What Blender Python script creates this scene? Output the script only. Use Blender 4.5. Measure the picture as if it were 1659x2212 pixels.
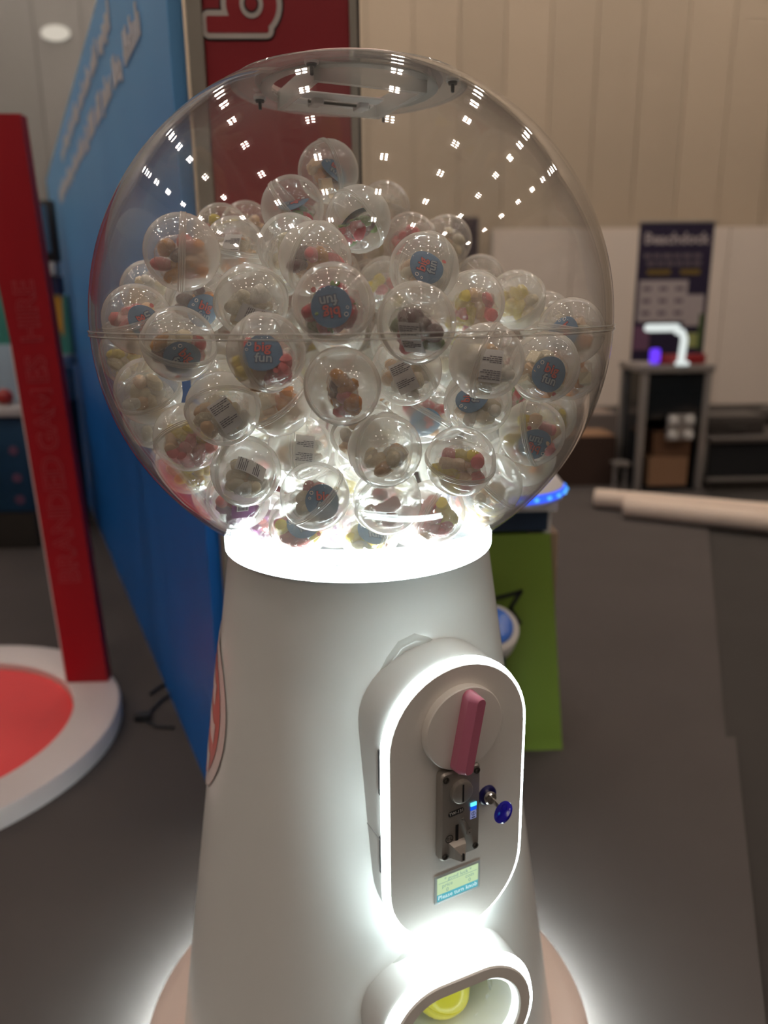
import bpy, bmesh, math, random
from mathutils import Matrix, Vector
for _o in list(bpy.data.objects): bpy.data.objects.remove(_o)
SC = bpy.context.scene; COL = SC.collection
PI = math.pi; rnd = random.Random(7)
W_, H_, FPX = 1659, 2212, 1650.0

# ------------------------------------------------------------ camera, light, exposure
R = 0.34                                   # globe radius
CAM = Vector((0, -1.0746, 1.27)); GZ = 1.2437
YAW, PITCH, ROLL = 0.034796, 0.260944, -0.011789
def cam_axes():
    cy, sy, cp, sp = math.cos(YAW), math.sin(YAW), math.cos(PITCH), math.sin(PITCH)
    f = Vector((sy*cp, cy*cp, -sp)); r = Vector((cy, -sy, 0)); u = r.cross(f)
    cr, sr = math.cos(ROLL), math.sin(ROLL)
    return cr*r + sr*u, -sr*r + cr*u, f
RT, UP, FW = cam_axes()
cd = bpy.data.cameras.new('camera'); cam = bpy.data.objects.new('camera', cd); COL.objects.link(cam)
cam.matrix_world = Matrix(((RT.x, UP.x, -FW.x, CAM.x), (RT.y, UP.y, -FW.y, CAM.y), (RT.z, UP.z, -FW.z, CAM.z), (0, 0, 0, 1)))
cd.sensor_fit = 'VERTICAL'; cd.sensor_height = 36; cd.lens = FPX/H_*36
cd.clip_start = .02; cd.clip_end = 100
cd.dof.use_dof = True; cd.dof.focus_distance = .86; cd.dof.aperture_fstop = 2.7
SC.camera = cam
w = bpy.data.worlds.new('world'); SC.world = w; w.use_nodes = True
w.node_tree.nodes['Background'].inputs[0].default_value = (.5, .42, .36, 1); w.node_tree.nodes['Background'].inputs[1].default_value = .02
vs = SC.view_settings; vs.view_transform = 'Standard'; vs.look = 'None'; vs.gamma = 1; vs.use_curve_mapping = False; vs.exposure = 0.0
SC.cycles.transparent_max_bounces = 56; SC.cycles.max_bounces = 12; SC.cycles.diffuse_bounces = 5
SC.cycles.adaptive_threshold = .035; SC.cycles.glossy_bounces = 4; SC.cycles.transmission_bounces = 8; SC.cycles.sample_clamp_indirect = 10.0
SC.cycles.caustics_reflective = False; SC.cycles.caustics_refractive = False
LAMP = 160.0                                 # radiance of the hall's ceiling lamps
LAMP_C = (1.0, .86, .73)
LED = 21.0                                   # radiance of the machine's white light strips
LED_C = (.84, 1.0, 1.0)

# ------------------------------------------------------------ materials
def new_mat(n):
    m = bpy.data.materials.new(n); m.use_nodes = True; nt = m.node_tree; nt.nodes.clear()
    return m, nt, nt.nodes.new('ShaderNodeOutputMaterial')
def N(nt, t, **k):
    n = nt.nodes.new(t)
    for a, b in k.items():
        if a.startswith('i_'): n.inputs[int(a[2:])].default_value = b
        else: setattr(n, a, b)
    return n
def mth(nt, op, a, b=None, c=None):
    n = nt.nodes.new('ShaderNodeMath'); n.operation = op
    for i, v in enumerate((a, b, c)):
        if v is None: continue
        if isinstance(v, (int, float)): n.inputs[i].default_value = v
        else: nt.links.new(v, n.inputs[i])
    return n.outputs[0]
def pbr(n, col, rough=.5, metal=0., spec=.5, noise=0., scale=20., bump=0., coat=0., bscale=None, rand=0.):
    m, nt, out = new_mat(n); b = N(nt, 'ShaderNodeBsdfPrincipled'); L = nt.links.new
    b.inputs['Base Color'].default_value = (*col, 1); b.inputs['Roughness'].default_value = rough
    b.inputs['Metallic'].default_value = metal; b.inputs['Specular IOR Level'].default_value = spec
    b.inputs['Coat Weight'].default_value = coat; b.inputs['Coat Roughness'].default_value = .08
    if noise or bump:
        tc = N(nt, 'ShaderNodeTexCoord'); nz = N(nt, 'ShaderNodeTexNoise'); nz.inputs['Scale'].default_value = scale
        nz.inputs['Detail'].default_value = 5; L(tc.outputs['Object'], nz.inputs['Vector'])
    src = None
    if noise:
        f = mth(nt, 'MULTIPLY_ADD', nz.outputs['Fac'], 2*noise, 1-noise); src = f
    if rand:
        oi = N(nt, 'ShaderNodeObjectInfo'); g = mth(nt, 'MULTIPLY_ADD', oi.outputs['Random'], 2*rand, 1-rand)
        src = g if src is None else mth(nt, 'MULTIPLY', src, g)
    if src is not None:
        mx = N(nt, 'ShaderNodeVectorMath', operation='SCALE'); mx.inputs[0].default_value = col; L(src, mx.inputs['Scale']); L(mx.outputs[0], b.inputs['Base Color'])
    if bump:
        if bscale:
            nz = N(nt, 'ShaderNodeTexNoise'); nz.inputs['Scale'].default_value = bscale; L(tc.outputs['Object'], nz.inputs['Vector'])
        bp = N(nt, 'ShaderNodeBump'); bp.inputs['Strength'].default_value = bump; bp.inputs['Distance'].default_value = .002; L(nz.outputs['Fac'], bp.inputs['Height']); L(bp.outputs[0], b.inputs['Normal'])
    L(b.outputs[0], out.inputs[0]); return m
def emit(n, col, s):
    m, nt, out = new_mat(n); e = N(nt, 'ShaderNodeEmission'); e.inputs[0].default_value = (*col, 1); e.inputs[1].default_value = s
    nt.links.new(e.outputs[0], out.inputs[0]); return m
def thin(n, tint=(.98, .98, .98), edge=(.7, .68, .66), gloss=1., rough=.02, milk=0., milk_edge=0., milk_c=(.85, .84, .8), f0=.04, crinkle=0., cscale=60., edge_p=3.):
    """thin clear or milky plastic sheet: see-through, glossy at grazing angles, optionally scattering"""
    m, nt, out = new_mat(n); L = nt.links.new
    lw = N(nt, 'ShaderNodeLayerWeight'); lw.inputs[0].default_value = .5; fac = lw.outputs['Facing']
    tr = N(nt, 'ShaderNodeBsdfTransparent'); mixc = N(nt, 'ShaderNodeMix', data_type='RGBA')
    mixc.inputs[6].default_value = (*tint, 1); mixc.inputs[7].default_value = (*edge, 1)
    L(mth(nt, 'POWER', fac, edge_p), mixc.inputs[0]); L(mixc.outputs[2], tr.inputs[0]); base = tr.outputs[0]
    gl = N(nt, 'ShaderNodeBsdfGlossy'); gl.inputs['Color'].default_value = (gloss, gloss, gloss, 1); gl.inputs['Roughness'].default_value = rough
    if crinkle:
        tc = N(nt, 'ShaderNodeTexCoord'); nz = N(nt, 'ShaderNodeTexNoise'); nz.inputs['Scale'].default_value = cscale; nz.inputs['Detail'].default_value = 3
        L(tc.outputs['Object'], nz.inputs['Vector']); bp = N(nt, 'ShaderNodeBump'); bp.inputs['Strength'].default_value = crinkle; bp.inputs['Distance'].default_value = .01
        L(nz.outputs['Fac'], bp.inputs['Height']); L(bp.outputs[0], gl.inputs['Normal'])
    if milk or milk_edge:
        df = N(nt, 'ShaderNodeBsdfDiffuse'); df.inputs[0].default_value = (*milk_c, 1)
        tl = N(nt, 'ShaderNodeBsdfTranslucent'); tl.inputs[0].default_value = (*milk_c, 1)
        a = N(nt, 'ShaderNodeMixShader'); a.inputs[0].default_value = .36; L(df.outputs[0], a.inputs[1]); L(tl.outputs[0], a.inputs[2])
        c = N(nt, 'ShaderNodeMixShader'); L(mth(nt, 'MULTIPLY_ADD', mth(nt, 'POWER', fac, 2.5), milk_edge, milk), c.inputs[0]); L(base, c.inputs[1]); L(a.outputs[0], c.inputs[2]); base = c.outputs[0]
    s = N(nt, 'ShaderNodeMixShader'); L(mth(nt, 'MINIMUM', mth(nt, 'MULTIPLY_ADD', mth(nt, 'POWER', fac, 5.), .85, f0), 1.), s.inputs[0])
    L(base, s.inputs[1]); L(gl.outputs[0], s.inputs[2]); L(s.outputs[0], out.inputs[0]); return m

MT = {}
def mat(k, *a, **kw):
    if k not in MT: MT[k] = pbr(k, *a, **kw)
    return MT[k]
WHITE = pbr('white_gloss_plastic', (.80, .80, .78), .28, coat=.3)
GREYP = pbr('silver_painted_panel', (.82, .77, .72), .40, metal=.1, noise=.02, scale=300)
DIALP = pbr('dial_plastic', (.76, .71, .66), .40)
HOUSE = pbr('housing_plastic', (.66, .66, .65), .35)
PINK = pbr('pink_plastic', (.52, .15, .235), .35, coat=.2)
METAL = pbr('cast_metal', (.38, .345, .31), .40, metal=.6, noise=.04, scale=120, bump=.05)
DARKM = pbr('dark_metal', (.10, .09, .08), .4, metal=.7)
CHROME = pbr('chrome', (.7, .68, .66), .12, metal=1)
BLACK = pbr('black_plastic', (.012, .012, .014), .4)
BLUEK = pbr('blue_key_plastic', (.012, .008, .42), .12, coat=.6)
BASEP = pbr('pale_pink_base', (.74, .60, .54), .35)
LEDM = emit('white_led_strip', LED_C, LED)
LEDB = emit('base_led_strip', LED_C, LED*4.0)
LEDC = emit('bowl_led_strip', LED_C, LED*2.1)
LEDI = emit('outlet_led_strip', LED_C, LED*.22)
GLOBE = thin('clear_acrylic', (.99, .99, .99), (.72, .70, .70), milk=.012, milk_edge=.04, f0=.035, edge_p=5.)
SEAM = thin('acrylic_seam', (.93, .92, .9), (.8, .78, .76), milk=.03, milk_edge=.08, f0=.05)
LIPM = thin('acrylic_lip', (.95, .94, .93), (.85, .84, .83), milk=.55, milk_edge=.3, f0=.15, milk_c=(.95, .93, .9))
FLANGE = thin('acrylic_flange', (.9, .92, .92), (.8, .8, .8), milk=.45, f0=.06)
LIDP = thin('acrylic_lid', (.92, .92, .92), (.8, .78, .77), milk=.20, f0=.05)
CLEAR = thin('clear_capsule_half', (.997, .996, .993), (.98, .975, .97), milk=.19, milk_edge=.50, f0=.07, milk_c=(.99, .945, .89))
FROST = thin('frosted_capsule_half', (.995, .993, .988), (.97, .965, .96), milk=.33, milk_edge=.52, f0=.07, rough=.03, milk_c=(.99, .945, .885))
RIMM = thin('capsule_rim', (.97, .96, .94), (.92, .9, .88), milk=.38, milk_edge=.3, f0=.07, milk_c=(.95, .92, .87))
FILM = thin('bag_film', (.99, .985, .975), (.92, .91, .9), milk=.04, milk_edge=.12, f0=.24, rough=.10, crinkle=1.0, cscale=90)

# ------------------------------------------------------------ mesh helpers
class MB:
    def __init__(s): s.bm = bmesh.new(); s.mi = 0
    def _tag(s, fs):
        for f in fs: f.material_index = s.mi
    def box(s, c, d, bev=0., M=None):
        r = bmesh.ops.create_cube(s.bm, size=1); vs = r['verts']
        for v in vs: v.co = Vector((v.co.x*d[0]+c[0], v.co.y*d[1]+c[1], v.co.z*d[2]+c[2]))
        fs = list({f for v in vs for f in v.link_faces})
        if bev:
            es = list({e for v in vs for e in v.link_edges})
            g = bmesh.ops.bevel(s.bm, geom=es, offset=bev, segments=2, profile=.6, affect='EDGES'); fs = list(set(g['faces']) | {f for f in fs if f.is_valid})
            vs = list({v for f in fs for v in f.verts})
        if M is not None: bmesh.ops.transform(s.bm, matrix=M, verts=vs)
        s._tag(fs); return s
    def grid(s, rows, closed=False, cap0=False, cap1=False):
        vr = [[s.bm.verts.new(p) for p in r] for r in rows]; n = len(rows[0]); fs = []
        for a, b in zip(vr[:-1], vr[1:]):
            for i in range(n if closed else n-1):
                j = (i+1) % n; fs.append(s.bm.faces.new((a[i], a[j], b[j], b[i])))
        if cap0: fs.append(s.bm.faces.new(vr[0][::-1]))
        if cap1: fs.append(s.bm.faces.new(vr[-1]))
        s._tag(fs); return s
    def lathe(s, prof, seg=48, M=None, cap=(False, False)):
        rows = []
        for r, z in prof:
            rows.append([Vector((r*math.cos(2*PI*i/seg), r*math.sin(2*PI*i/seg), z)) for i in range(seg)])
        if M is not None: rows = [[M @ p for p in r] for r in rows]
        return s.grid(rows, True, *cap)
    def loops(s, loops, M=None, cap=(True, True)):
        if M is not None: loops = [[M @ Vector(p) for p in l] for l in loops]
        return s.grid(loops, True, *cap)
    def prism(s, poly, z0, z1, M=None, bev=0.):
        ls = [[(x, y, z0) for x, y in poly], [(x, y, z1) for x, y in poly]]
        return s.loops(ls, M)
    def tube(s, pts, r, seg=8, cap=True):
        pts = [Vector(p) for p in pts]; rows = []
        for i, p in enumerate(pts):
            t = (pts[min(i+1, len(pts)-1)] - pts[max(i-1, 0)]).normalized()
            a = t.cross(Vector((0, 0, 1)) if abs(t.z) < .9 else Vector((1, 0, 0))).normalized(); b = t.cross(a)
            rr = r[i] if isinstance(r, (list, tuple)) else r
            rows.append([p + a*rr*math.cos(2*PI*k/seg) + b*rr*math.sin(2*PI*k/seg) for k in range(seg)])
        return s.grid(rows, True, cap, cap)
    def ico(s, c, d, sub=2, M=None, lump=0., seed=0):
        r = bmesh.ops.create_icosphere(s.bm, subdivisions=sub, radius=1); q = random.Random(seed); vs = r['verts']
        for v in vs:
            k = 1 + lump*q.uniform(-1, 1); v.co = Vector((v.co.x*d[0]*k, v.co.y*d[1]*k, v.co.z*d[2]*k))
            if M is not None: v.co = M @ v.co
            v.co += Vector(c)
        s._tag({f for v in vs for f in v.link_faces}); return s
    def add(s, vf, M):
        vs = [s.bm.verts.new(M @ Vector(v)) for v in vf[0]]; fs = []
        for f in vf[1]:
            try: fs.append(s.bm.faces.new([vs[i] for i in f]))
            except ValueError: pass
        s._tag(fs); return s
    def mesh(s, name, mats, smooth=True, ang=35):
        me = bpy.data.meshes.new(name); bmesh.ops.recalc_face_normals(s.bm, faces=s.bm.faces); s.bm.to_mesh(me); s.bm.free()
        for m in (mats if isinstance(mats, (list, tuple)) else [mats]): me.materials.append(m)
        if smooth:
            me.shade_smooth()
            me.set_sharp_from_angle(angle=math.radians(ang))
        return me
    def build(s, name, mats, parent=None, M=None, smooth=True, ang=35):
        return link(name, s.mesh(name, mats, smooth, ang), parent, M)
def link(name, me, parent=None, M=None):
    o = bpy.data.objects.new(name, me); COL.objects.link(o)
    if parent is not None: o.parent = parent
    if M is not None: o.matrix_local = M
    return o
def thing(name, label, cat, loc=(0, 0, 0), rz=0., group=None):
    o = bpy.data.objects.new(name, None); COL.objects.link(o); o.location = loc; o.rotation_euler = (0, 0, rz); o.empty_display_size = .05
    return tag(o, label, cat, group)
def tag(o, label, cat, group=None):
    o['label'] = label; o['category'] = cat
    if group: o['group'] = group
    return o
def struct(o): o['kind'] = 'structure'; return o
def fr(phi, tau, d, z):
    """frame on the machine's surface: x along the panel, y up it, z out of it"""
    n = Vector((math.sin(phi)*math.cos(tau), -math.cos(phi)*math.cos(tau), math.sin(tau))); u = Vector((math.cos(phi), math.sin(phi), 0)); v = n.cross(u)
    p = Vector((math.sin(phi)*d, -math.cos(phi)*d, z))
    return Matrix(((u.x, v.x, n.x, p.x), (u.y, v.y, n.y, p.y), (u.z, v.z, n.z, p.z), (0, 0, 0, 1)))
def T(x, y, z): return Matrix.Translation((x, y, z))
def Rz(a): return Matrix.Rotation(a, 4, 'Z')
def Rx(a): return Matrix.Rotation(a, 4, 'X')
def Ry(a): return Matrix.Rotation(a, 4, 'Y')
def stadium(wd, ht, cx=0., cy=0., n=12): return rrect(wd, ht, min(wd, ht)/2-1e-5, cx, cy, n)
def rrect(wd, ht, r, cx=0., cy=0., n=4):
    pts = []
    for k, (sx, sy) in enumerate(((1, 1), (-1, 1), (-1, -1), (1, -1))):
        for i in range(n+1):
            a = PI/2*(k+i/n); pts.append((cx+sx*(wd/2-r)+r*math.cos(a), cy+sy*(ht/2-r)+r*math.sin(a)))
    return pts
def at(poly, z): return [(x, y, z) for x, y in poly]
_TX = {}
def text_vf(s, size=1., off=0., ext=0.):
    k = (s, size, off, ext)
    if k in _TX: return _TX[k]
    c = bpy.data.curves.new('t', 'FONT'); c.body = s; c.size = size; c.align_x = 'CENTER'; c.align_y = 'CENTER'; c.offset = off; c.extrude = ext; c.resolution_u = 2
    o = bpy.data.objects.new('t', c); COL.objects.link(o); dg = bpy.context.evaluated_depsgraph_get(); e = o.evaluated_get(dg); me = e.to_mesh()
    vf = ([tuple(v.co) for v in me.vertices], [tuple(p.vertices) for p in me.polygons]); e.to_mesh_clear()
    bpy.data.objects.remove(o); bpy.data.curves.remove(c); _TX[k] = vf; return vf

# ------------------------------------------------------------ the hall
def plain(name, mb, m, **k): return struct(mb.build(name, m, smooth=False))
AISLE = pbr('dark_aisle_floor', (.027, .022, .019), .8, noise=.18, scale=3, bump=.1, bscale=200)
CARPET = pbr('grey_carpet', (.086, .074, .070), .95, spec=.15, noise=.10, scale=2.2, bump=.5, bscale=900)
WALLB = pbr('beige_wall_panel', (.45, .36, .265), .55, noise=.05, scale=1.2, rand=.07)
WALLG = pbr('grey_metal_wall', (.26, .25, .24), .38, noise=.06, scale=.8, spec=.6, rand=.06)
WALLD = pbr('dim_hall_wall', (.13, .11, .095), .7)
CEIL = pbr('dark_ceiling', (.10, .095, .09), .9)
JOINT = pbr('panel_joint', (.16, .13, .10), .8)
plain('floor', MB().box((0, 0, -.03), (24, 24, .05)), AISLE)
plain('ceiling', MB().box((0, 0, 8.05), (24, 24, .1)), CEIL)
plain('wall_right', MB().box((10.05, 0, 4), (.1, 24, 8)), WALLD)
plain('wall_left', MB().box((-10.05, 0, 4), (.1, 24, 8)), WALLD)
plain('wall_front', MB().box((0, -12.05, 4), (24, .1, 8)), WALLD)
wb = plain('wall_back', MB().box((0, 9.15, 4), (24, .1, 8)), JOINT)
pm = {}
for kind, m in (('b', WALLB), ('g', WALLG)):
    pm[kind] = MB().box((0, 0, 0), (.541, .06, 7.98), .004).mesh('panel', m, smooth=False)
for i in range(-16, 18):
    x = .211 - .2745 + .549*i
    link('panel', pm['g' if x < -2.4 else 'b'], wb, T(x, 9.07, 4.0))
# carpet of the stands, its right edge runs away from the viewer
def edge_x(y): return 1.836 + (y - 2.66)*.4305
def slab(y0, y1, off, name, label):
    p = [(-7, y0), (edge_x(y0)+off, y0), (edge_x(y1)+off, y1), (-7, y1)]
    o = MB().prism(p, -.004, .006).build(name, CARPET, smooth=False); tag(o, label, 'carpet', None); return o
slab(-4.0, .94, .03, 'carpet', 'grey stand carpet under the capsule machine, nearer strip along the dark aisle')
slab(.9405, 6.2, 0, 'carpet', 'grey stand carpet behind the machine, strip running back to the kiosk')

# lamps hanging under the ceiling, four LED squares each
LAMPM = emit('hall_lamp_led', LAMP_C, LAMP)
led_me = MB().box((0, 0, 0), (.085, .085, .02)).mesh('led_panel', LAMPM, smooth=False)
hb = MB().box((0, 0, .06), (.62, .62, .08), .01); hb.box((0, 0, .16), (.12, .12, .14)); hous_me = hb.mesh('lamp_housing', WALLG, smooth=False)
for ix, x in enumerate((-8.4, -6.0, -3.6, -1.2, 1.2, 3.6, 6.0, 8.4)):
    for iy, y in enumerate((-6.6, -4.4, -2.2, 0, 2.2, 4.4, 6.6, 8.2)):
        t = thing('ceiling_light', 'square ceiling light of four white LED panels high over the hall', 'light', (x, y, 7.68), group='ceiling lights of the hall')
        link('lamp_housing', hous_me, t)
        for dx in (-.085, .085):
            for dy in (-.085, .085): link('led_panel', led_me, t, T(dx, dy, 0))

# low white partition in front of the back wall
PARTW = pbr('white_partition_board', (.74, .635, .55), .6, noise=.03, scale=1.5)
t = thing('partition_wall', 'row of pale head-high partition boards along the back wall', 'partition', (1.72, 8.8, 0))
for i in range(4): MB().box((.49+.985*i, 0, 1.095), (.975, .05, 2.19), .004).build('board', PARTW, t, smooth=False)
for i in range(5): MB().box((.985*i, .035, 1.08), (.04, .03, 2.16)).build('post', WALLG, t, smooth=False)

# dark monitor on a stand
t = thing('display_monitor', 'black monitor on a pole stand behind the capsule heap', 'monitor', (.915, 5.5, 0))
MB().box((0, 0, 1.81), (.225, .05, .33), .012).build('screen_housing', pbr('monitor_dark', (.030, .022, .032), .3), t)
MB().box((0, -.026, 1.81), (.2, .006, .30)).build('screen', pbr('monitor_screen', (.045, .03, .045), .2), t)
MB().tube([(0, .04, .02), (0, .04, 1.7)], .02).build('pole', DARKM, t)
MB().lathe([(.001, .0), (.2, 0), (.2, .012), (.02, .03), (.001, .03)], 32, T(0, .04, .006)).build('foot', DARKM, t)

# purple roller banner
t = thing('roller_banner', 'tall dark purple roller banner with white headline and yellow line', 'banner', (2.71, 5.6, 0.001))
BAN = pbr('purple_banner_print', (.014, .006, .034), .6, noise=.12, scale=3); BWH = pbr('banner_white_print', (.42, .36, .36), .6); BGR = pbr('banner_grey_print', (.13, .10, .12), .6)
BYE = pbr('banner_yellow_print', (.19, .12, .015), .6); BGN = pbr('banner_green_print', (.07, .11, .03), .6); BPL = pbr('banner_mauve_print', (.16, .07, .13), .6)
MB().box((0, 0, 1.0), (.63, .012, 1.86)).build('sheet', BAN, t, smooth=False)
MB().box((0, 0, .045), (.66, .16, .07), .015).build('base', METAL, t)
MB().box((0, 0, 1.935), (.645, .02, .022), .004).build('top_rail', METAL, t)
FZ = Matrix(((1, 0, 0, 0), (0, 0, -1, -.0075), (0, 1, 0, 0), (0, 0, 0, 1)))     # text plane facing the viewer
b = MB().add(text_vf('Beachdock', .125, .004), FZ @ T(0, 1.80, 0)); b.build('headline', BWH, t, smooth=False)
b = MB()
for r, (n, zz) in enumerate(((7, 1.665), (6, 1.605))):
    x = -.27 + .03*r
    for k in range(n):
        wd = rnd.uniform(.05, .1)
        if x+wd > .29: break
        b.box((x+wd/2, -.0075, zz), (wd, .003, .038)); x += wd+.018
b.build('body_text', BGR, t, smooth=False)['kind'] = 'stuff'
b = MB(); b.box((-.13, -.0075, 1.535), (.2, .003, .04)); b.box((.14, -.0075, 1.535), (.17, .003, .04)); b.build('yellow_line', BYE, t, smooth=False)
b = MB(); b.box((-.08, -.0078, 1.30), (.42, .003, .34)); b.box((.2, -.0076, 1.22), (.16, .003, .26)); b.build('white_cards', BWH, t, smooth=False)
b = MB()
for k in range(9): b.box((-.22+.14*(k % 3), -.0096, 1.40-.1*(k//3)), (.07, .002, .03))
b.build('card_text', BGR, t, smooth=False)['kind'] = 'stuff'
MB().box((-.24, -.0077, .99), (.14, .003, .2)).build('mauve_card', BPL, t, smooth=False)
MB().box((.2, -.0077, .97), (.1, .003, .12)).build('lime_card', pbr('banner_lime_print', (.32, .34, .12), .6), t, smooth=False)
MB().box((.27, -.0077, 1.04), (.04, .003, .3)).build('green_band', BGN, t, smooth=False)

# black game kiosk with a lit lamp on top
t = thing('game_kiosk', 'black kiosk in a silver frame with red top strip', 'kiosk', (2.17, 4.2, .0065))
SILV = pbr('silver_frame', (.34, .31, .29), .35, metal=.5); KBLK = pbr('kiosk_black_gloss', (.008, .011, .014), .15)
for x in (-.215, .215):
    for y in (-.12, .28): MB().box((x, y, .42), (.045, .045, .83), .004).build('frame_post', SILV, t)
MB().box((0, .08, .845), (.5, .47, .05), .008).build('table_top', SILV, t)
MB().box((0, -.115, .66), (.385, .02, .30), .003).build('front_panel', KBLK, t)
MB().box((0, .29, .42), (.40, .02, .8)).build('back_panel', KBLK, t)
for x in (-.2, .2): MB().box((x, .08, .42), (.012, .36, .8)).build('side_panel', KBLK, t)
MB().box((0, .08, .02), (.42, .40, .02)).build('shelf', KBLK, t)
MB().box((.045, -.06, .905), (.33, .05, .065), .01).build('red_strip', pbr('red_kiosk_strip', (.26, .012, .015), .5), t)
MB().box((-.15, -.10, .93), (.07, .04, .10), .02).build('purple_light', emit('purple_light', (.16, .05, 1.0), 1.1), t)
# chrome button block on the front
t2 = thing('button_block', 'silver block of four round buttons hung on the black kiosk front', 'button block', (2.21, 4.038, .46))
MB().box((0, 0, 0), (.19, .03, .18), .012).build('plate', SILV, t2)
for x in (-.055, .055):
    for z in (-.05, .05): MB().lathe([(.001, 0), (.035, 0), (.03, .02), (.001, .026)], 16, T(x, -.015, z) @ Rx(PI/2)).build('button', pbr('button_white', (.6, .58, .55), .2), t2)
t = thing('desk_lamp', 'glowing white lamp with a bent arm on the black kiosk', 'lamp', (2.19, 4.05, .8775))
GLOW = emit('lamp_glow', (.93, 1, .97), .82)
MB().tube([(-.01, 0, .02), (-.005, 0, .1), (.0, 0, .17), (-.02, 0, .215), (-.06, 0, .225)], .024, 12).build('arm', GLOW, t)
MB().lathe([(.001, 0), (.045, 0), (.045, .02), (.02, .028), (.001, .028)], 24).build('foot', GLOW, t)
MB().box((-.155, 0, .245), (.22, .09, .05), .022).build('lamp_head', GLOW, t)
BROWN = pbr('brown_cardboard', (.14, .066, .032), .85, noise=.06, scale=6); BROWN2 = pbr('tan_cardboard', (.26, .14, .075), .85, noise=.06, scale=6); DBROWN = pbr('dark_brown_box', (.045, .022, .014), .85)
def carton(loc, d, m, label, rz=0., flap=None):
    t = thing('cardboard_box', label, 'box', loc, rz)
    MB().box((0, 0, d[2]/2), d, .004).build('carton', m, t, smooth=False)
    MB().box((0, 0, d[2]+.002), (d[0]*.96, d[1]*.47, .004), M=T(0, -d[1]*.24, 0)).build('flap', flap or m, t, smooth=False)
    MB().box((0, 0, d[2]+.002), (d[0]*.96, d[1]*.47, .004), M=T(0, d[1]*.24, 0)).build('flap', flap or m, t, smooth=False)
    MB().box((0, 0, d[2]+.0055), (d[0]*.98, .045, .002)).build('tape', BROWN2, t, smooth=False)
carton((2.175, 4.22, .0375), (.28, .25, .20), BROWN2, 'lower cardboard box inside the black kiosk')
carton((2.195, 4.23, .2455), (.26, .24, .17), BROWN, 'upper cardboard box inside the black kiosk')
carton((1.63, 4.45, .006), (.46, .35, .36), DBROWN, 'dark brown carton with tan lid left of the kiosk', flap=BROWN2)
carton((1.80, 5.1, .006), (.55, .4, .43), pbr('grey_carton', (.20, .16, .14), .8), 'grey carton standing behind the dark brown carton')
# little folding stand beside the kiosk
t = thing('folding_stand', 'small pale folding stand between carton and kiosk', 'stand', (1.855, 4.15, .0065))
MB().box((0, 0, .19), (.11, .1, .02)).build('stand_top', SILV, t)
for x in (-.04, .04): MB().tube([(x, 0, .0), (x, 0, .19)], .012).build('leg', SILV, t)
# black equipment table on the right
t = thing('equipment_table', 'long black cloth-fronted table at the right edge', 'table', (2.95, 4.35, .007))
MB().box((0, 0, .345), (1.0, .55, .03), .004).build('table_top', pbr('dark_top', (.06, .05, .045), .5), t)
MB().box((0, -.24, .21), (.98, .02, .25)).build('front_cloth', pbr('black_cloth', (.006, .006, .007), .9), t)
MB().box((0, -.255, .07), (1.0, .03, .02)).build('rail', SILV, t)
for x in (-.47, .47):
    for y in (-.22, .22): MB().box((x, y, .17), (.03, .03, .33)).build('leg', DARKM, t)
t = thing('equipment_case', 'low dark case lying on the black table', 'case', (2.72, 4.42, .3685))
MB().box((0, 0, .065), (.42, .30, .13), .02).build('case_body', pbr('grey_case', (.055, .045, .04), .6), t)
MB().box((0, -.152, .07), (.4, .006, .012)).build('case_seam', DARKM, t)
MB().tube([(-.06, -.153, .06), (-.05, -.175, .05), (.05, -.175, .05), (.06, -.153, .06)], .006).build('handle', DARKM, t)
t = thing('paper_stack', 'pale sheaf of papers on the black table edge', 'paper', (3.10, 4.2, .3685), .2)
for k in range(3): MB().box((.006*k, -.004*k, .006+.009*k), (.25, .18, .008)).build('sheet', BWH, t, smooth=False)
t = thing('cloth_bundle', 'dark rumpled bag behind the case on the black table', 'bag', (3.24, 4.50, .3685))
MB().ico((0, 0, .10), (.26, .09, .1), 3, lump=.06, seed=3).build('bag_body', pbr('dark_bag', (.08, .068, .06), .9), t)
MB().tube([(-.1, -.05, .15), (-.05, -.06, .22), (.05, -.06, .22), (.1, -.05, .15)], .01).build('strap', DARKM, t)
# two long pale tubes lying across the carpet
TUBE = pbr('pale_cardboard_tube', (.70, .56, .46), .7, noise=.03, scale=4)
def roll(a, b, r, label):
    a = Vector(a); b = Vector(b); d = (b-a); t = thing('cardboard_tube', label, 'tube', a)
    MB().tube([(0, 0, 0), d], r, 20, cap=False).build('tube_wall', TUBE, t); MB().tube([d*.002, d*.998], r*.9, 20).build('end_plug', BROWN2, t)
roll((1.53, 3.66, .069), (3.57, 2.62, .069), .062, 'long pale tube on the carpet, rear one of two')
roll((1.64, 3.42, .069), (3.38, 2.40, .069), .062, 'long pale tube on the carpet, front one of two')

def blue_print():                                            # colour fades from navy below to pale blue above
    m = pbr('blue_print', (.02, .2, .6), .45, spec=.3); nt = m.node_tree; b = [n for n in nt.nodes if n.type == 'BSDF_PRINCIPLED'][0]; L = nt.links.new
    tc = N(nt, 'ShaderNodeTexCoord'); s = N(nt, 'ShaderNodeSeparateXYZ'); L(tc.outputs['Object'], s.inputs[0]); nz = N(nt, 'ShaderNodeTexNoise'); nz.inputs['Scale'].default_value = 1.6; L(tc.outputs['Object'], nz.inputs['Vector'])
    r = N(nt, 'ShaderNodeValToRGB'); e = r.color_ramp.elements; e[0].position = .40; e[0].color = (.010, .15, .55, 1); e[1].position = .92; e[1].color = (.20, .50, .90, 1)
    L(mth(nt, 'ADD', mth(nt, 'MULTIPLY', s.outputs[2], .47), mth(nt, 'MULTIPLY_ADD', nz.outputs['Fac'], .24, -.12)), r.inputs[0]); L(r.outputs[0], b.inputs['Base Color']); return m
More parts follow.
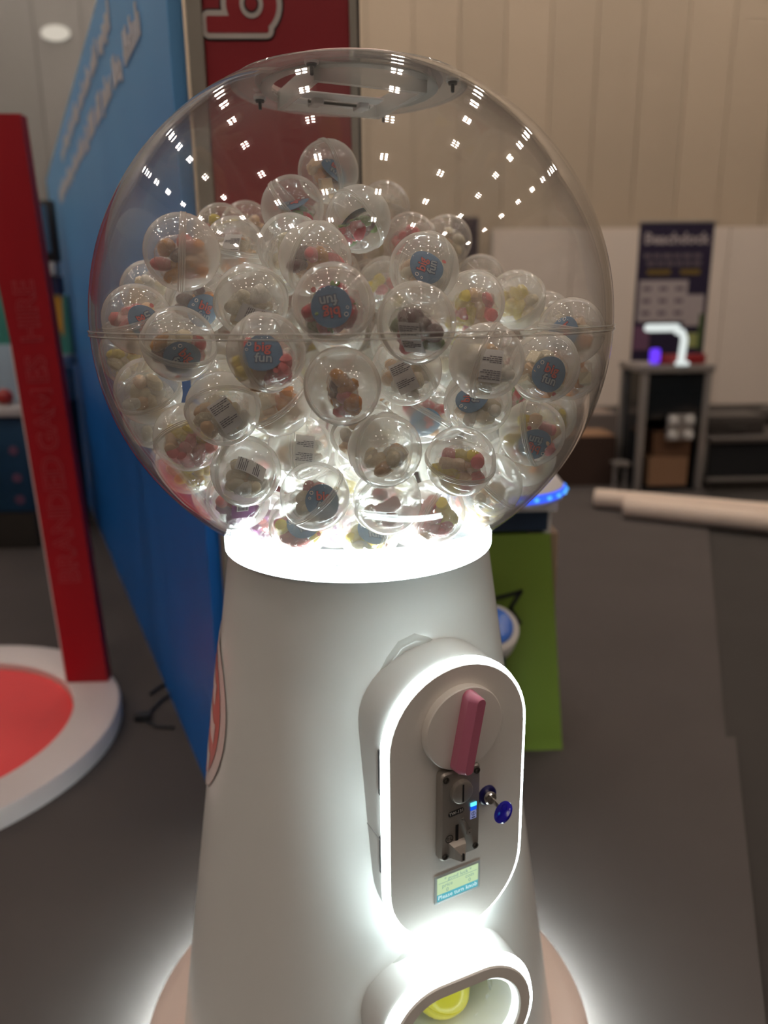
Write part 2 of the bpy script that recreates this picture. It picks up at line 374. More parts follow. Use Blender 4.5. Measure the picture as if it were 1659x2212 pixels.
# ------------------------------------------------------------ the big stand behind the machine
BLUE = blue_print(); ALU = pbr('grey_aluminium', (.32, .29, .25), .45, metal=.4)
RED = pbr('red_print', (.27, .006, .014), .5, noise=.05, scale=3); PRW = pbr('white_print', (.55, .50, .47), .55); PRB = pbr('black_print', (.008, .008, .01), .5)
CX, CY = -.300, .565; ex, ey = -.395, .919                  # corner post and direction of the blue wall
L_ = math.hypot(ex, ey); ex, ey = ex/L_, ey/L_; WL = 4.35
t = thing('exhibition_stand', 'tall blue stand wall with a red lettered end panel', 'stand', (CX, CY, .006))
ang = math.atan2(ey, ex); RB = Rz(ang)                       # x along the wall
HW = 2.13
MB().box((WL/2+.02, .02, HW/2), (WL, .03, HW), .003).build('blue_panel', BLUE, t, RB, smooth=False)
MB().box((WL+.05, .02, HW/2), (.05, .05, HW)).build('end_post', ALU, t, RB, smooth=False)
MB().box((.0145, 0, HW/2+.05), (.029, .05, HW+.1), .004).build('corner_post', ALU, t, smooth=False)
MB().box((.166, 0, HW/2+.05), (.272, .03, HW+.1), .002).build('red_panel', RED, t, smooth=False)
MB().box((.309, .0, HW/2+.05), (.014, .04, HW+.1), .003).build('edge_post', ALU, t, smooth=False)
MB().box((.319, .006, HW/2+.05), (.005, .03, HW+.1)).build('edge_seal', PRB, t, smooth=False)
# two rows of small white script along the top of the blue wall
for zz, s0, s1, hh in ((1.885, .30, 3.05, .075), (2.025, .75, 2.8, .07)):
    b = MB(); s = s0
    while s < s1:
        n = rnd.randint(4, 9)
        for k in range(n):
            wd = rnd.uniform(.018, .030); h2 = hh*rnd.choice((.62, .62, .7, 1., 1.))
            b.box((s+wd/2, .0385, zz-hh/2+h2/2+(-.015 if rnd.random() < .15 else 0)), (wd*.85, .003, h2))
            if rnd.random() < .7: b.box((s+wd*.7, .0385, zz-hh/2+h2*.35), (wd, .003, .012))
            s += wd+.012
        s += .045
    b.build('white_script', pbr('script_white', (.80, .77, .78), .5), t, RB, smooth=False)['kind'] = 'stuff'
MB().box((3.95, .0385, 1.62), (.12, .003, .34)).build('pink_print', pbr('pink_print', (.5, .22, .24), .5), t, RB, smooth=False)
# the letter b, reading upwards
def disc(r, n=40): return [(r*math.cos(2*PI*i/n), r*math.sin(2*PI*i/n)) for i in range(n)]
bx, bz = .121, 1.812                                          # centre of the bowl
FV = Matrix(((1, 0, 0, bx), (0, 0, -1, -.0152), (0, 1, 0, bz), (0, 0, 0, 1)))
def letter(name, off, lay, m):
    b = MB(); z0, z1 = .0006*lay, .0006*lay+.0012
    b.prism(disc(.047+off), z0, z1, FV)
    b.prism(rrect(.115+2*off, .028+2*off, .004+off, -.0275, -.033), z0+.0001, z1+.0001, FV)
    return b.build(name, m, t, smooth=False)
letter('letter_black_edge', .0125, 0, PRB); letter('letter_outline', .0095, 1, PRW); letter('letter_b', 0, 2, pbr('red_letter', (.30, .006, .014), .5))  # printed layers: black outline, white outline, red letter
for nm, r, lay, m in (('hole_outline', .0235, 5, PRW), ('hole_black_ring', .0150, 6, PRB), ('hole_red', .0115, 7, RED)):  # hole printed as white, black and red discs
    MB().prism([(x*.92, y) for x, y in disc(r)], .0006*lay, .0006*lay+.0012, FV @ T(0, .0, 0)).build(nm, m, t, smooth=False)

# green game stand right of it, behind the machine
t = thing('green_game_stand', 'green game stand with a blue lit ring, right behind the machine', 'game stand', (.40, .9, .006))
GREEN = pbr('lime_green_print', (.150, .215, .030), .5, spec=.3, noise=.04, scale=4)
for y in (0, .28):
    MB().loops([[(-.15, y, 0), (.187, y, 0), (.187, y+.014, 0), (-.15, y+.014, 0)], [(-.15, y, .665), (.122, y, .665), (.122, y+.014, .665), (-.15, y+.014, .665)]]).build('side_board', GREEN, t, smooth=False)
MB().box((.135, .15, .34), (.03, .25, .64)).build('end_board', pbr('tan_board', (.30, .20, .13), .7), t, smooth=False)
MB().box((-.02, .14, .70), (.27, .27, .055), .004).build('navy_box', pbr('navy_box', (.012, .025, .05), .5), t)
MB().box((-.02, .14, .742), (.31, .30, .025), .006).build('white_tray', PRW, t)
for x in (-.15, .115):
    for y in (.02, .26): MB().box((x, y, .69), (.018, .018, .12)).build('tray_post', PRW, t)
MB().lathe([(.001, .757), (.17, .757), (.172, .79), (.15, .815), (.001, .815)], 40, T(.0, .10, 0)).build('white_drum', pbr('drum_white', (.62, .58, .58), .5), t)
MB().lathe([(.173, .766), (.178, .770), (.178, .784), (.173, .788)], 40, T(.0, .10, 0)).build('blue_light_ring', emit('blue_light_ring', (.03, .10, 1.0), 1.6), t)
b = MB()
for k in range(26):
    a = 2*PI*k/26; b.box((.179*math.cos(a), .10+.179*math.sin(a), .777), (.009, .009, .008))
o = b.build('light_beads', emit('blue_beads', (.10, .45, 1.0), 1.6), t, smooth=False); o['kind'] = 'stuff'
MB().lathe([(.12, .815), (.105, .838), (.06, .85), (.001, .852)], 32, T(.03, .12, 0)).build('green_dome', pbr('dome_green', (.36, .45, .06), .4), t)
# black outline of a star on the green board
st = [(-.04, .478), (.045, .50), (.018, .452), (.045, .408), (.0, .415), (-.03, .36), (-.05, .42), (-.09, .41), (-.07, .45), (-.085, .49), (-.05, .475)]
b = MB()
for i in range(len(st)):
    (x0, z0), (x1, z1) = st[i], st[(i+1) % len(st)]; a = math.atan2(z1-z0, x1-x0); l = math.hypot(x1-x0, z1-z0)
    b.box((0, 0, 0), (l+.010, .003, .011), M=T((x0+x1)/2, -.002, (z0+z1)/2) @ Ry(-a))
b.build('star_outline', PRB, t, smooth=False)
# blue buzzer on a post
t = thing('buzzer', 'blue push button with white rings on a dark post before the green stand', 'buzzer', (.348, .80, .006))
TL = Rx(math.radians(38)); NB = pbr('navy_post', (.012, .035, .07), .5)
MB().tube([(0, 0, 0), (0, 0, .385)], .04, 20).build('post', NB, t)
for nm, prof, m in (('white_base', [(.001, -.045), (.052, -.045), (.055, -.03), (.001, -.03)], PRW), ('navy_ring', [(.001, -.03), (.052, -.03), (.052, -.015), (.001, -.015)], NB), ('white_ring', [(.001, -.015), (.056, -.015), (.056, .012), (.044, .018), (.001, .018)], PRW),
                    ('blue_button', [(.044, .016), (.042, .024), (.03, .032), (.001, .036)], pbr('button_blue', (.05, .16, .60), .25, coat=.4))):
    MB().lathe(prof, 32, T(0, 0, .43) @ TL @ Matrix.Scale(1.28, 4)).build(nm, m, t)

# ------------------------------------------------------------ red photo arch on the left
ARED = pbr('arch_red', (.36, .009, .016), .5, spec=.3, noise=.04, scale=5); ARED2 = pbr('arch_letter_red', (.44, .09, .10), .45); AWH = pbr('arch_white', (.70, .62, .61), .4)
AX, AY = -1.36, 1.03
t = thing('photo_arch', 'red arch with outlined lettering on a round white platform', 'arch', (AX, AY, .006))
MB().lathe([(.455, .0), (.60, .0), (.602, .04), (.595, .054), (.47, .054), (.457, .048), (.455, .0)], 96).build('platform_ring', AWH, t)
MB().lathe([(.001, .0), (.454, .0), (.454, .028), (.001, .028)], 96).build('red_disc', pbr('disc_red', (.80, .055, .06), .5, noise=.02, scale=4), t)
def leg(s):
    p = [(s*.365, .054), (s*.501, .054), (s*.44, 1.80), (s*.0, 1.80), (s*.0, 1.37), (s*.315, 1.37), (s*.330, 1.17)]
    FA = Matrix(((1, 0, 0, 0), (0, 0, -1, .30), (0, 1, 0, 0), (0, 0, 0, 1)))
    MB().prism(p, -.022, .022, FA).build('arch_half', ARED, t, smooth=False)
    MB().prism([(s*.359, .056), (s*.364, .056), (s*.329, 1.17), (s*.324, 1.17)], -.022, .018, FA).build('pale_edge', AWH, t, smooth=False)
leg(1); leg(-1)
def leg_text(s, z, size):                                     # outlined letters climbing the right leg
    k = (z-.054)/1.746; x = .433 - .056*k
    lean = math.atan2(-.056, 1.746)
    M = Matrix(((1, 0, 0, x), (0, 0, -1, .2775), (0, 1, 0, z), (0, 0, 0, 1))) @ Rz(PI/2-lean)
    for nm, off, z0, m in (('letter_outer_edge', .0030, .0, pbr('arch_letter_outer_red', (.40, .032, .042), .5)), ('letter_edge', .0016, .0006, ARED2), ('letter_face', -.0002, .0012, ARED)):  # letter layers in red: outer outline, lighter edge, face
        b = MB()
        if s == 'M':
            w_, h_ = .031+off, .0305+off; q = .60-off*14
            b.prism([(-w_, -h_), (-w_, h_), (-w_*q, h_), (0, -h_*.15+off*2), (w_*q, h_), (w_, h_), (w_, -h_), (w_*q, -h_), (w_*q, h_*.35-off*3), (0, -h_*.62-off), (-w_*q, h_*.35-off*3), (-w_*q, -h_)], z0, z0+.0003, M)
        else: b.add(text_vf(s, size, off*TXO, .0), M @ T(0, 0, z0))
        b.build(nm, m, t, smooth=False)
TXO = 1.
leg_text('BRANDED', .62, .092); leg_text('GA', .905, .088); leg_text('M', 1.003, .088); leg_text('ES', 1.096, .088); TXO = 1.; leg_text('HIRE', 1.265, .086)
t = thing('power_cable', 'thin black cable lying on carpet beside the white platform', 'cable', (-.72, 1.30, .006))
MB().tube([(0, 0, .008), (.03, .07, .006), (.07, .10, .006), (.09, .07, .006), (.08, .01, .006), (.05, -.04, .006), (.02, -.16, .006), (.07, -.21, .006), (.13, -.22, .006)], .006, 6).build('cord', BLACK, t)
MB().box((.02, -.16, .013), (.05, .03, .024), .005).build('plug', BLACK, t)

# ------------------------------------------------------------ stalls far on the left
t = thing('arcade_cabinet', 'arcade cabinet with black screen and teal and orange side art', 'arcade game', (-1.875, 3.55, .0065))
NAVY = pbr('navy_panel', (.014, .02, .07), .5); TEAL = pbr('teal_print', (.05, .24, .20), .5); ORNG = pbr('orange_print', (.55, .27, .035), .5); LWH = pbr('stall_white', (.46, .43, .42), .5)
MB().box((.05, 0, 1.70), (.33, .07, .33), .02, M=None).build('screen_housing', BLACK, t)
MB().box((.05, -.038, 1.71), (.27, .006, .25)).build('screen', pbr('screen_blue', (.07, .13, .22), .25), t)
MB().box((.04, 0, 1.50), (.31, .10, .07), .008).build('white_ledge', LWH, t)
MB().box((.05, .02, 1.41), (.30, .08, .10), .006).build('navy_band', NAVY, t)
MB().box((-.06, .03, 1.19), (.56, .06, .33), .004).build('teal_board', TEAL, t)
MB().prism([(.07, 1.355), (.20, 1.355), (.185, 1.12)], 0, .004, Matrix(((1, 0, 0, 0), (0, 0, -1, -.001), (0, 1, 0, 0), (0, 0, 0, 1)))).build('orange_triangle', ORNG, t, smooth=False)
MB().box((.0, -.02, .99), (.42, .22, .06), .006).build('white_shelf', LWH, t)
MB().box((.06, -.02, .85), (.26, .20, .19), .006).build('white_base', pbr('stall_grey', (.36, .36, .35), .5), t)
MB().box((.09, .0, .38), (.20, .18, .75), .004).build('black_pedestal', BLACK, t)
t = thing('navy_counter', 'navy blue counter with a pale top, left of the red arch leg', 'counter', (-1.955, 3.18, .0065))
MB().box((.04, 0, .47), (.30, .30, .52), .006).build('body', pbr('counter_navy', (.008, .05, .11), .5), t)
MB().box((.0, 0, .755), (.42, .36, .045), .008).build('counter_top', LWH, t)
MB().box((.04, 0, .105), (.28, .28, .20)).build('plinth', DARKM, t)
for z in (.55, .40, .28): MB().lathe([(.001, 0), (.025, 0), (.025, .004), (.001, .004)], 12, T(.12, -.152, z) @ Rx(PI/2)).build('round_print', BPL, t)
t = thing('poster_stand', 'pale blue picture board standing on the navy counter', 'board', (-2.00, 3.26, .786))
MB().box((0, 0, .16), (.30, .02, .31), .004).build('board', pbr('pale_blue_print', (.36, .47, .56), .5, noise=.12, scale=9), t)
MB().box((0, .04, .01), (.2, .1, .02)).build('foot', LWH, t)
t = thing('teal_board', 'teal and pink printed board left of the arch leg', 'board', (-2.3, 4.2, .0065))
MB().box((0, 0, 1.26), (.42, .03, .42)).build('teal_print', TEAL, t, smooth=False)
MB().box((.02, 0, 1.60), (.40, .03, .26)).build('pink_print', pbr('stall_pink', (.50, .32, .32), .5), t, smooth=False)
for x in (-.15, .15): MB().box((x, .03, .53), (.03, .03, 1.06)).build('leg', LWH, t, smooth=False)
t = thing('red_ball', 'red ball on the navy counter beside the arch leg', 'ball', (-1.885, 3.12, .786))
MB().ico((0, 0, .045), (.045, .045, .045), 3).build('ball', pbr('ball_red', (.30, .012, .01), .4), t); MB().lathe([(.02, 0), (.03, 0), (.03, .008), (.02, .008)], 16).build('ring_foot', LWH, t)
t = thing('white_bag', 'crumpled white bag hanging at the left edge below the counter top', 'bag', (-2.06, 2.90, .0065))
MB().ico((0, 0, .60), (.05, .04, .13), 3, lump=.08, seed=2).build('bag_body', LWH, t); MB().tube([(0, 0, .0), (0, 0, .5)], .012).build('stand_pole', DARKM, t)
MB().tube([(0, 0, .7), (.0, .0, .74)], .02).build('neck', LWH, t)
t = thing('chain_post', 'short post with white chain links beside the red arch leg', 'post', (-1.21, 2.16, .006))
MB().tube([(0, 0, 0), (0, 0, .30)], .012).build('post', DARKM, t)
for k in range(4): MB().ico((.0, -.015, .12+.055*k), (.02, .012, .026), 2).build('link', LWH, t)
t = thing('wall_reflection', 'glowing oval standing for a lamp reflection high on the grey hall wall', 'light', (-3.38, 9.03, 4.38))  # glowing oval added to imitate a lamp's reflection on the wall
MB().ico((0, -.02, 0), (.17, .03, .085), 3).build('reflection_glow', emit('wall_reflection', (1, .9, .76), .62), t); MB().box((0, .0, 0), (.3, .02, .12), .01).build('back_plate', WALLG, t)

# ------------------------------------------------------------ the capsule machine
mc = thing('capsule_machine', 'white globe capsule vending machine with lit rings and a clear ball top', 'vending machine', (0, 0, .006))
OZ = -.006
def MP(M=None): return T(0, 0, OZ) @ (M if M is not None else Matrix())
def rb(z): return .19 + (.93-z)*.150
# pickup opening frame
PK = fr(.388, .10, .32, .375); PKI = PK.inverted()
b = MB(); b.lathe([(rb(z), z) for z in [.085+.859*i/150 for i in range(151)]], 240)
kill = [f for f in b.bm.faces if (lambda p: p.z > -.12 and abs(p.y) < .052 and abs(p.x) < .078 and math.hypot(max(abs(p.x)-.026, 0), p.y) < .052)(PKI @ f.calc_center_median())]
bmesh.ops.delete(b.bm, geom=kill, context='FACES')
b.build('body', WHITE, mc, MP())
MB().lathe([(.300, .10), (.322, .098), (.352, .092), (.354, .084), (.372, .080), (.381, .072), (.381, .060), (.372, .056), (.30, .056)], 128).build('base_skirt', BASEP, mc, MP())
MB().lathe([(.318, .0535), (.366, .0535), (.366, .046), (.318, .046), (.318, .0535)], 128).build('base_light', LEDB, mc, MP())
MB().lathe([(.001, .006), (.27, .006), (.275, .02), (.30, .056), (.001, .056)], 96).build('foot', DARKM, mc, MP())
# collar: lit ring round the bowl
B_ = .9675*R
def gr(zr, t=0.): return (R-t)*math.sqrt(max(0., 1-((zr)/(B_-t))**2))
MB().lathe([(.1922, GZ-.2984), (.1922, GZ-.2975), (.1922, GZ-.286), (.190, GZ-.281), (.1865, GZ-.280), (.184, GZ-.281)], 128).build('collar_light', LEDM, mc, MP())
MB().lathe([(.184, GZ-.281), (.180, GZ-.284), (.172, GZ-.2885), (.168, GZ-.2895), (.166, GZ-.291), (.166, GZ-.302)], 128).build('bowl_light', LEDC, mc, MP())
MB().lathe([(.186, GZ-.2997), (.1917, GZ-.2997), (.1922, GZ-.2992), (.1922, GZ-.2986), (.186, GZ-.2986)], 128).build('collar_light_stop', WHITE, mc, MP())  # added opaque ring, keeps the collar strip's light from spilling onto the body
MB().lathe([(.1832, GZ-.2818), (.1834, GZ-.2803), (.1848, GZ-.2798), (.1850, GZ-.2806)], 128).build('collar_groove', pbr('groove_blue_grey', (.10, .12, .16), .5), mc, MP())
MB().lathe([(.001, GZ-.293), (.1655, GZ-.293), (.1655, GZ-.3), (.001, GZ-.3)], 64).build('bowl_floor', pbr('bowl_floor_grey', (.60, .64, .68), .5), mc, MP())
MB().lathe([(.001, .905), (.185, .905), (.185, .93), (.17, .935), (.001, .935)], 64).build('neck_plate', HOUSE, mc, MP())
ZT, ZB = .296, -.281
tk = .0032
def shell(z0, z1, n): 
    zs = [z0+(z1-z0)*(.5-.5*math.cos(PI/2*2*i/n)) for i in range(n+1)]
    return [(gr(z), GZ+z) for z in zs] + [(gr(z, tk), GZ+z) for z in reversed(zs)]
MB().lathe(shell(.0022, ZT, 40), 160).build('upper_globe', GLOBE, mc, MP(), ang=60)
MB().lathe(shell(ZB, -.0022, 40), 160).build('lower_globe', GLOBE, mc, MP(), ang=60)
MB().lathe([(R+.0002, GZ-.0036), (R+.0016, GZ-.0030), (R+.0016, GZ-.0008), (R+.0006, GZ), (R+.0016, GZ+.0008), (R+.0016, GZ+.0030), (R+.0002, GZ+.0036), (R-.0040, GZ+.0036), (R-.0040, GZ-.0036), (R+.0002, GZ-.0036)], 160).build('seam_band', SEAM, mc, MP(), ang=20)
for z0 in (.0034, -.0016): MB().lathe([(R+.0016, GZ+z0-.0006), (R+.0024, GZ+z0-.0004), (R+.0024, GZ+z0+.0004), (R+.0016, GZ+z0+.0006)], 160).build('seam_lip', LIPM, mc, MP())
# lid on top: plate, hatch, hinges, screws
rT = gr(ZT); ZL = GZ+ZT
HA = math.atan2(.052, .129)                                   # turn of the square hatch
ld = MB().lathe([(rT+.0005, ZL-.001), (rT-.002, ZL+.002), (.115, ZL+.005), (.10, ZL+.005), (.10, ZL-.001), (rT+.0005, ZL-.001)], 96).build('lid_plate', LIDP, mc, MP())
MB().lathe([(.1185, ZL+.005), (.1185, ZL+.0095), (.112, ZL+.013), (.104, ZL+.013), (.104, ZL+.005)], 96).build('lid_rim', pbr('lid_rim_pink', (.82, .60, .56), .3), mc, MP())
HX = T(.0, -.005, ZL) @ Rz(HA)
HF = thin('hatch_acrylic', (.86, .87, .88), (.7, .7, .7), milk=.38, f0=.06)
for i in range(4): MB().box((0, .069, -.006), (.146, .008, .022), .001).build('hatch_bar', HF, ld, HX @ Rz(PI/2*i), smooth=False)
MB().lathe([(.098, ZL-.003), (.112, ZL-.003), (.112, ZL-.0012), (.098, ZL-.0012), (.098, ZL-.003)], 64).build('hatch_ring', HF, ld)
HWH = pbr('hinge_white', (.70, .66, .64), .35)
MB().box((-.005, .044, -.010), (.105, .022, .003), .001).build('hinge_plate', HWH, ld, HX, smooth=False)
MB().box((-.005, .013, -.010), (.105, .026, .003), .001).build('hinge_plate', HWH, ld, HX, smooth=False)
for x in (-.035, .028): MB().box((x, .030, -.014), (.014, .026, .008), .002).build('hinge_knuckle', HWH, ld, HX, smooth=False)
MB().tube([(-.045, .030, -.013), (.040, .030, -.013)], .0022).build('hinge_pin', DARKM, ld, HX)
for x, y in ((-.118, .039), (.047, .111), (-.042, -.115), (.126, -.043)):
    b = MB().lathe([(.001, -.003), (.008, -.003), (.008, 0), (.001, 0)], 20, T(x, y, ZL-.001)); b.build('washer', HWH, ld)
    b = MB().lathe([(.001, -.006), (.0055, -.006), (.006, -.003), (.001, -.003)], 20, T(x, y, ZL-.001)); b.lathe([(.0012, -.015), (.0022, -.014), (.0022, -.005), (.0012, -.005)], 10, T(x, y, ZL-.001), (True, True)); b.build('screw', BLACK, ld)
# coin panel
PN = fr(.4392, 0, .27, .6651); pc = (.004, -.002)
hs = MB().loops([at(stadium(.200, .392, pc[0]+.001, pc[1]), -.0125), at(stadium(.203, .396, pc[0]+.001, pc[1]), -.06), at(stadium(.203, .396, pc[0]+.001, pc[1]), -.115)]).build('panel_housing', HOUSE, mc, MP(PN), ang=30)
MB().box((-.0965, -.03, -.040), (.0012, .001, .045)).build('housing_seam', pbr('seam_grey', (.32, .32, .32), .6), hs, smooth=False)
for v0, v1 in ((.034, .094), (-.078, -.027)): MB().box((-.0958, (v0+v1)/2, -.0185), (.0024, v1-v0, .009)).build('side_slot', BLACK, hs, smooth=False)
MB().loops([at(stadium(.207, .3965, pc[0], pc[1]), -.0125), at(stadium(.2075, .397, pc[0], pc[1]), -.010), at(stadium(.203, .3925, pc[0], pc[1]), -.0015), at(stadium(.199, .3885, pc[0], pc[1]), .0), at(stadium(.196, .3855, pc[0], pc[1]), .0), at(stadium(.196, .3855, pc[0], pc[1]), -.0125)], cap=(False, False)).build('panel_light', LEDM, mc, MP(PN), ang=50)
pl = MB().loops([at(stadium(.1955, .385, *pc), -.0115), at(stadium(.1955, .385, *pc), .0), at(stadium(.194, .3835, *pc), .0008)]).build('front_panel', GREYP, mc, MP(PN), ang=30)
# dial and lever
MB().lathe([(.001, .001), (.0548, .001), (.0548, .0105), (.0535, .012), (.050, .0125), (.001, .0125)], 64).build('dial', DIALP, mc, MP(PN @ T(.0042, .1115, 0)))
LV = PN @ T(.0005, .1115, .0125) @ Rz(-.182)
lv = [at(stadium(.019, .106, 0, 0), 0), at(stadium(.0185, .104, .0005, .0), .012), at(stadium(.013, .099, .0028, .001), .021), at(stadium(.0115, .097, .0033, .001), .0225)]
MB().loops(lv).build('lever', PINK, mc, MP(LV), ang=25)
# coin mechanism
cm = MB().loops([at(rrect(.0575, .125, .006), 0), at(rrect(.0575, .125, .006), .009), at(rrect(.054, .1215, .005), .0118), at(rrect(.053, .1205, .004), .012)]).build('coin_mechanism', METAL, mc, MP(PN @ T(-.0005, -.0045, .0009)), ang=25)
for x in (-.0225, .0225):
    for y in (-.0545, .0545):
        b = MB().lathe([(.0042, .0115), (.0042, .0135), (.0028, .0135), (.0028, .012), (.001, .012)], 16); b.build('screw', DARKM, cm, T(x, y, 0))
MB().lathe([(.001, .012), (.0155, .012), (.0150, .0175), (.0135, .0185), (.001, .0185)], 40).build('slot_ring', METAL, cm, T(-.0012, .0335, 0))
MB().box((0, 0, .0186), (.0022, .024, .0006)).build('coin_slot', BLACK, cm, T(-.0012, .0335, 0), smooth=False)
MB().prism(rrect(.023, .0072, .0035), .0119, .0126).build('model_badge', BLACK, cm, T(-.007, .0045, 0) @ Rz(.05), smooth=False)
MB().add(text_vf('TW-131', .0062, .0001), T(-.007, .0045, .0128) @ Rz(.05)).build('badge_text', pbr('badge_silver', (.6, .58, .55), .4), cm, smooth=False)
MB().box((.0185, .0075, .0124), (.0088, .0050, .0014), .0004).build('indicator_light', emit('cyan_indicator', (.12, .72, 1.0), 1.5), cm, smooth=False)
MB().box((.0185, .0018, .0124), (.0088, .0050, .0014), .0004).build('indicator_light', emit('blue_indicator', (.01, .10, .85), .9), cm, smooth=False)
MB().box((.0185, -.0075, .0122), (.0088, .0115, .0006)).build('icon_sticker', emit('icon_lit', (.30, .33, .62), .55), cm, smooth=False)
b = MB(); b.lathe([(.0022, 0), (.0028, 0), (.0028, .0002), (.0022, .0002), (.0022, 0)], 20, T(.0185, -.0058, .0126)); b.box((.0185, -.0058, .0126), (.0007, .0035, .0003)); b.box((.0185, -.0112, .0126), (.005, .0012, .0003)); b.build('icon_print', pbr('icon_navy', (.02, .02, .1), .5), cm, smooth=False)
b = MB(); b.lathe([(.0048, 0), (.0056, 0), (.0056, .0004), (.0048, .0004), (.0048, 0)], 28); b.add(text_vf('T·L', .0058, .0001), T(0, 0, .0003)); b.build('maker_mark', BLACK, cm, T(-.0165, -.031, .012), smooth=False)
MB().box((0, 0, 0), (.0040, .026, .0008)).build('return_slot', BLACK, cm, T(-.0055, -.027, .0122), smooth=False)
MB().loops([[(-.0035, .012, 0), (.0005, .013, 0), (.0125, -.008, 0), (.011, -.0125, 0), (.005, -.013, 0)], [(-.0035, .012, .005), (-.001, .011, .0055), (.0115, -.0085, .003), (.010, -.012, .003), (.0055, -.012, .003)]]).build('flap_lever', CHROME, cm, T(.003, -.019, .013), smooth=False)
MB().lathe([(.001, 0), (.0045, 0), (.0042, .0012), (.001, .0014)], 20).build('pivot', METAL, cm, T(.0105, -.028, .0155))
sp = MB().loops([[(-.014, .004, 0), (.010, .004, 0), (.010, -.018, 0), (-.014, -.018, 0)], [(-.010, .0, .008), (.008, .0, .008), (.006, -.017, .010), (-.008, -.017, .010)], [(-.003, -.009, .014), (.003, -.009, .014), (.0025, -.0185, .015), (-.0025, -.0185, .015)]]).build('coin_spout', METAL, cm, T(-.004, -.040, .011), ang=20)
MB().box((0, -.0125, .0142), (.0022, .009, .002), M=None).build('spout_slot', BLACK, sp, smooth=False)
# lock
lk = MB().lathe([(.001, 0), (.0135, 0), (.0130, .003), (.0115, .0042), (.001, .0042)], 36).build('lock_ring', pbr('lock_blue', (.012, .01, .12), .3), mc, MP(PN @ T(.0465, -.0005, .0009)))
MB().lathe([(.001, .004), (.0088, .004), (.0085, .010), (.0070, .0115), (.001, .0115)], 32).build('lock_barrel', CHROME, lk)
# little display
dp = MB().loops([at(rrect(.069, .042, .001), 0), at(rrect(.069, .042, .001), .0012), at(rrect(.0655, .0385, .0008), .0014)]).build('display', pbr('display_frame', (.55, .62, .62), .3), mc, MP(PN @ T(.0035, -.1165, .0009)), smooth=False)
m, nt, out = new_mat('lcd_backlight'); tc = N(nt, 'ShaderNodeTexCoord'); sx = N(nt, 'ShaderNodeSeparateXYZ'); nt.links.new(tc.outputs['Object'], sx.inputs[0])
rp = N(nt, 'ShaderNodeValToRGB'); rp.color_ramp.interpolation = 'CONSTANT'; e = rp.color_ramp.elements; e[0].color = (.12, .47, .55, 1); e[1].position = .30; e[1].color = (.58, .76, .45, 1)
nt.links.new(mth(nt, 'MULTIPLY_ADD', sx.outputs[1], 1/.036, .5), rp.inputs[0]); em = N(nt, 'ShaderNodeEmission'); em.inputs[1].default_value = .95; nt.links.new(rp.outputs[0], em.inputs[0]); nt.links.new(em.outputs[0], out.inputs[0])
MB().box((0, 0, .0015), (.0625, .0355, .0004)).build('screen', m, dp, smooth=False)
tg = emit('lcd_text', (.30, .50, .42), .8); tw_ = emit('lcd_white_text', (.75, .95, .95), 1.0)
b = MB()
for s_, x, y, sz in (('* good luck *', 0, .0132, .0078), ('price', -.016, .0042, .0080), ('coin', .018, .0050, .0080), ('0', -.016, -.0032, .0080), ('0', .018, -.0022, .0080)): b.add(text_vf(s_, sz, .00005), T(x, y, .0019))
b.box((0, .0092, .0019), (.058, .0005, .0002)); b.build('screen_text', tg, dp, smooth=False)
MB().add(text_vf('Please turn knob', .0088, .00008), T(0, -.0122, .0019)).build('screen_text', tw_, dp, smooth=False)
# pickup outlet
po = MB().loops([at(stadium(.222, .160), -.012), at(stadium(.226, .164), -.05), at(stadium(.226, .164), -.10)], cap=(False, False)).build('outlet_housing', HOUSE, mc, MP(PK), ang=30)
MB().loops([at(stadium(.222, .160), -.012), at(stadium(.225, .163), -.010), at(stadium(.215, .153), .0), at(stadium(.208, .146), .002), at(stadium(.205, .143), .002), at(stadium(.205, .143), -.008)], cap=(False, False)).build('outlet_light', LEDM, mc, MP(PK), ang=50)
MB().loops([at(stadium(.2045, .1425), -.006), at(stadium(.2045, .1425), .003), at(stadium(.200, .138), .0048), at(stadium(.172, .110), .0048), at(stadium(.168, .106), .002)], cap=(False, False)).build('outlet_trim', GREYP, mc, MP(PK), ang=30)
MB().loops([at(stadium(.168, .106), .002), at(stadium(.163, .101), .0), at(stadium(.162, .100), -.008), at(stadium(.163, .101), -.009), at(stadium(.170, .108), -.009)], cap=(False, False)).build('inner_light', LEDI, mc, MP(PK), ang=50)
MB().loops([at(stadium(.164, .102), -.010), at(stadium(.160, .100), -.03), at(stadium(.158, .098), -.13)], cap=(False, True)).build('outlet_chute', WHITE, mc, MP(PK), ang=40)
def cone_strip(name, outer, inner, h, m):
    rows = []
    for k in range(5):
        q = k/4; hh = h*(.15 if k in (0, 4) else 1)
        rows.append([]) 
        for (a0, z0), (a1, z1) in zip(outer, inner):
            a, z = a0+(a1-a0)*q, z0+(z1-z0)*q; r = rb(z)+hh; rows[-1].append((r*math.sin(a), -r*math.cos(a), z))
    return MB().grid(rows).build(name, m, mc, MP(), ang=60)
oa = [(.02, .30), (.04, .358), (.07, .417), (.117, .440), (.178, .453), (.264, .459), (.42, .452), (.571, .43), (.614, .415), (.657, .384), (.68, .34)]
cone_strip('outlet_flange', oa, [(.36+(a-.36)*.93, .35+(z-.35)*.94) for a, z in oa], .0035, FLANGE)
ta = [(.06, .80), (.095, .826), (.156, .848), (.235, .867), (.346, .874), (.442, .866), (.498, .857), (.56, .835)]
cone_strip('panel_flange', ta, [(.36+(a-.36)*.72, .78+(z-.78)*.80) for a, z in ta], .0035, FLANGE)
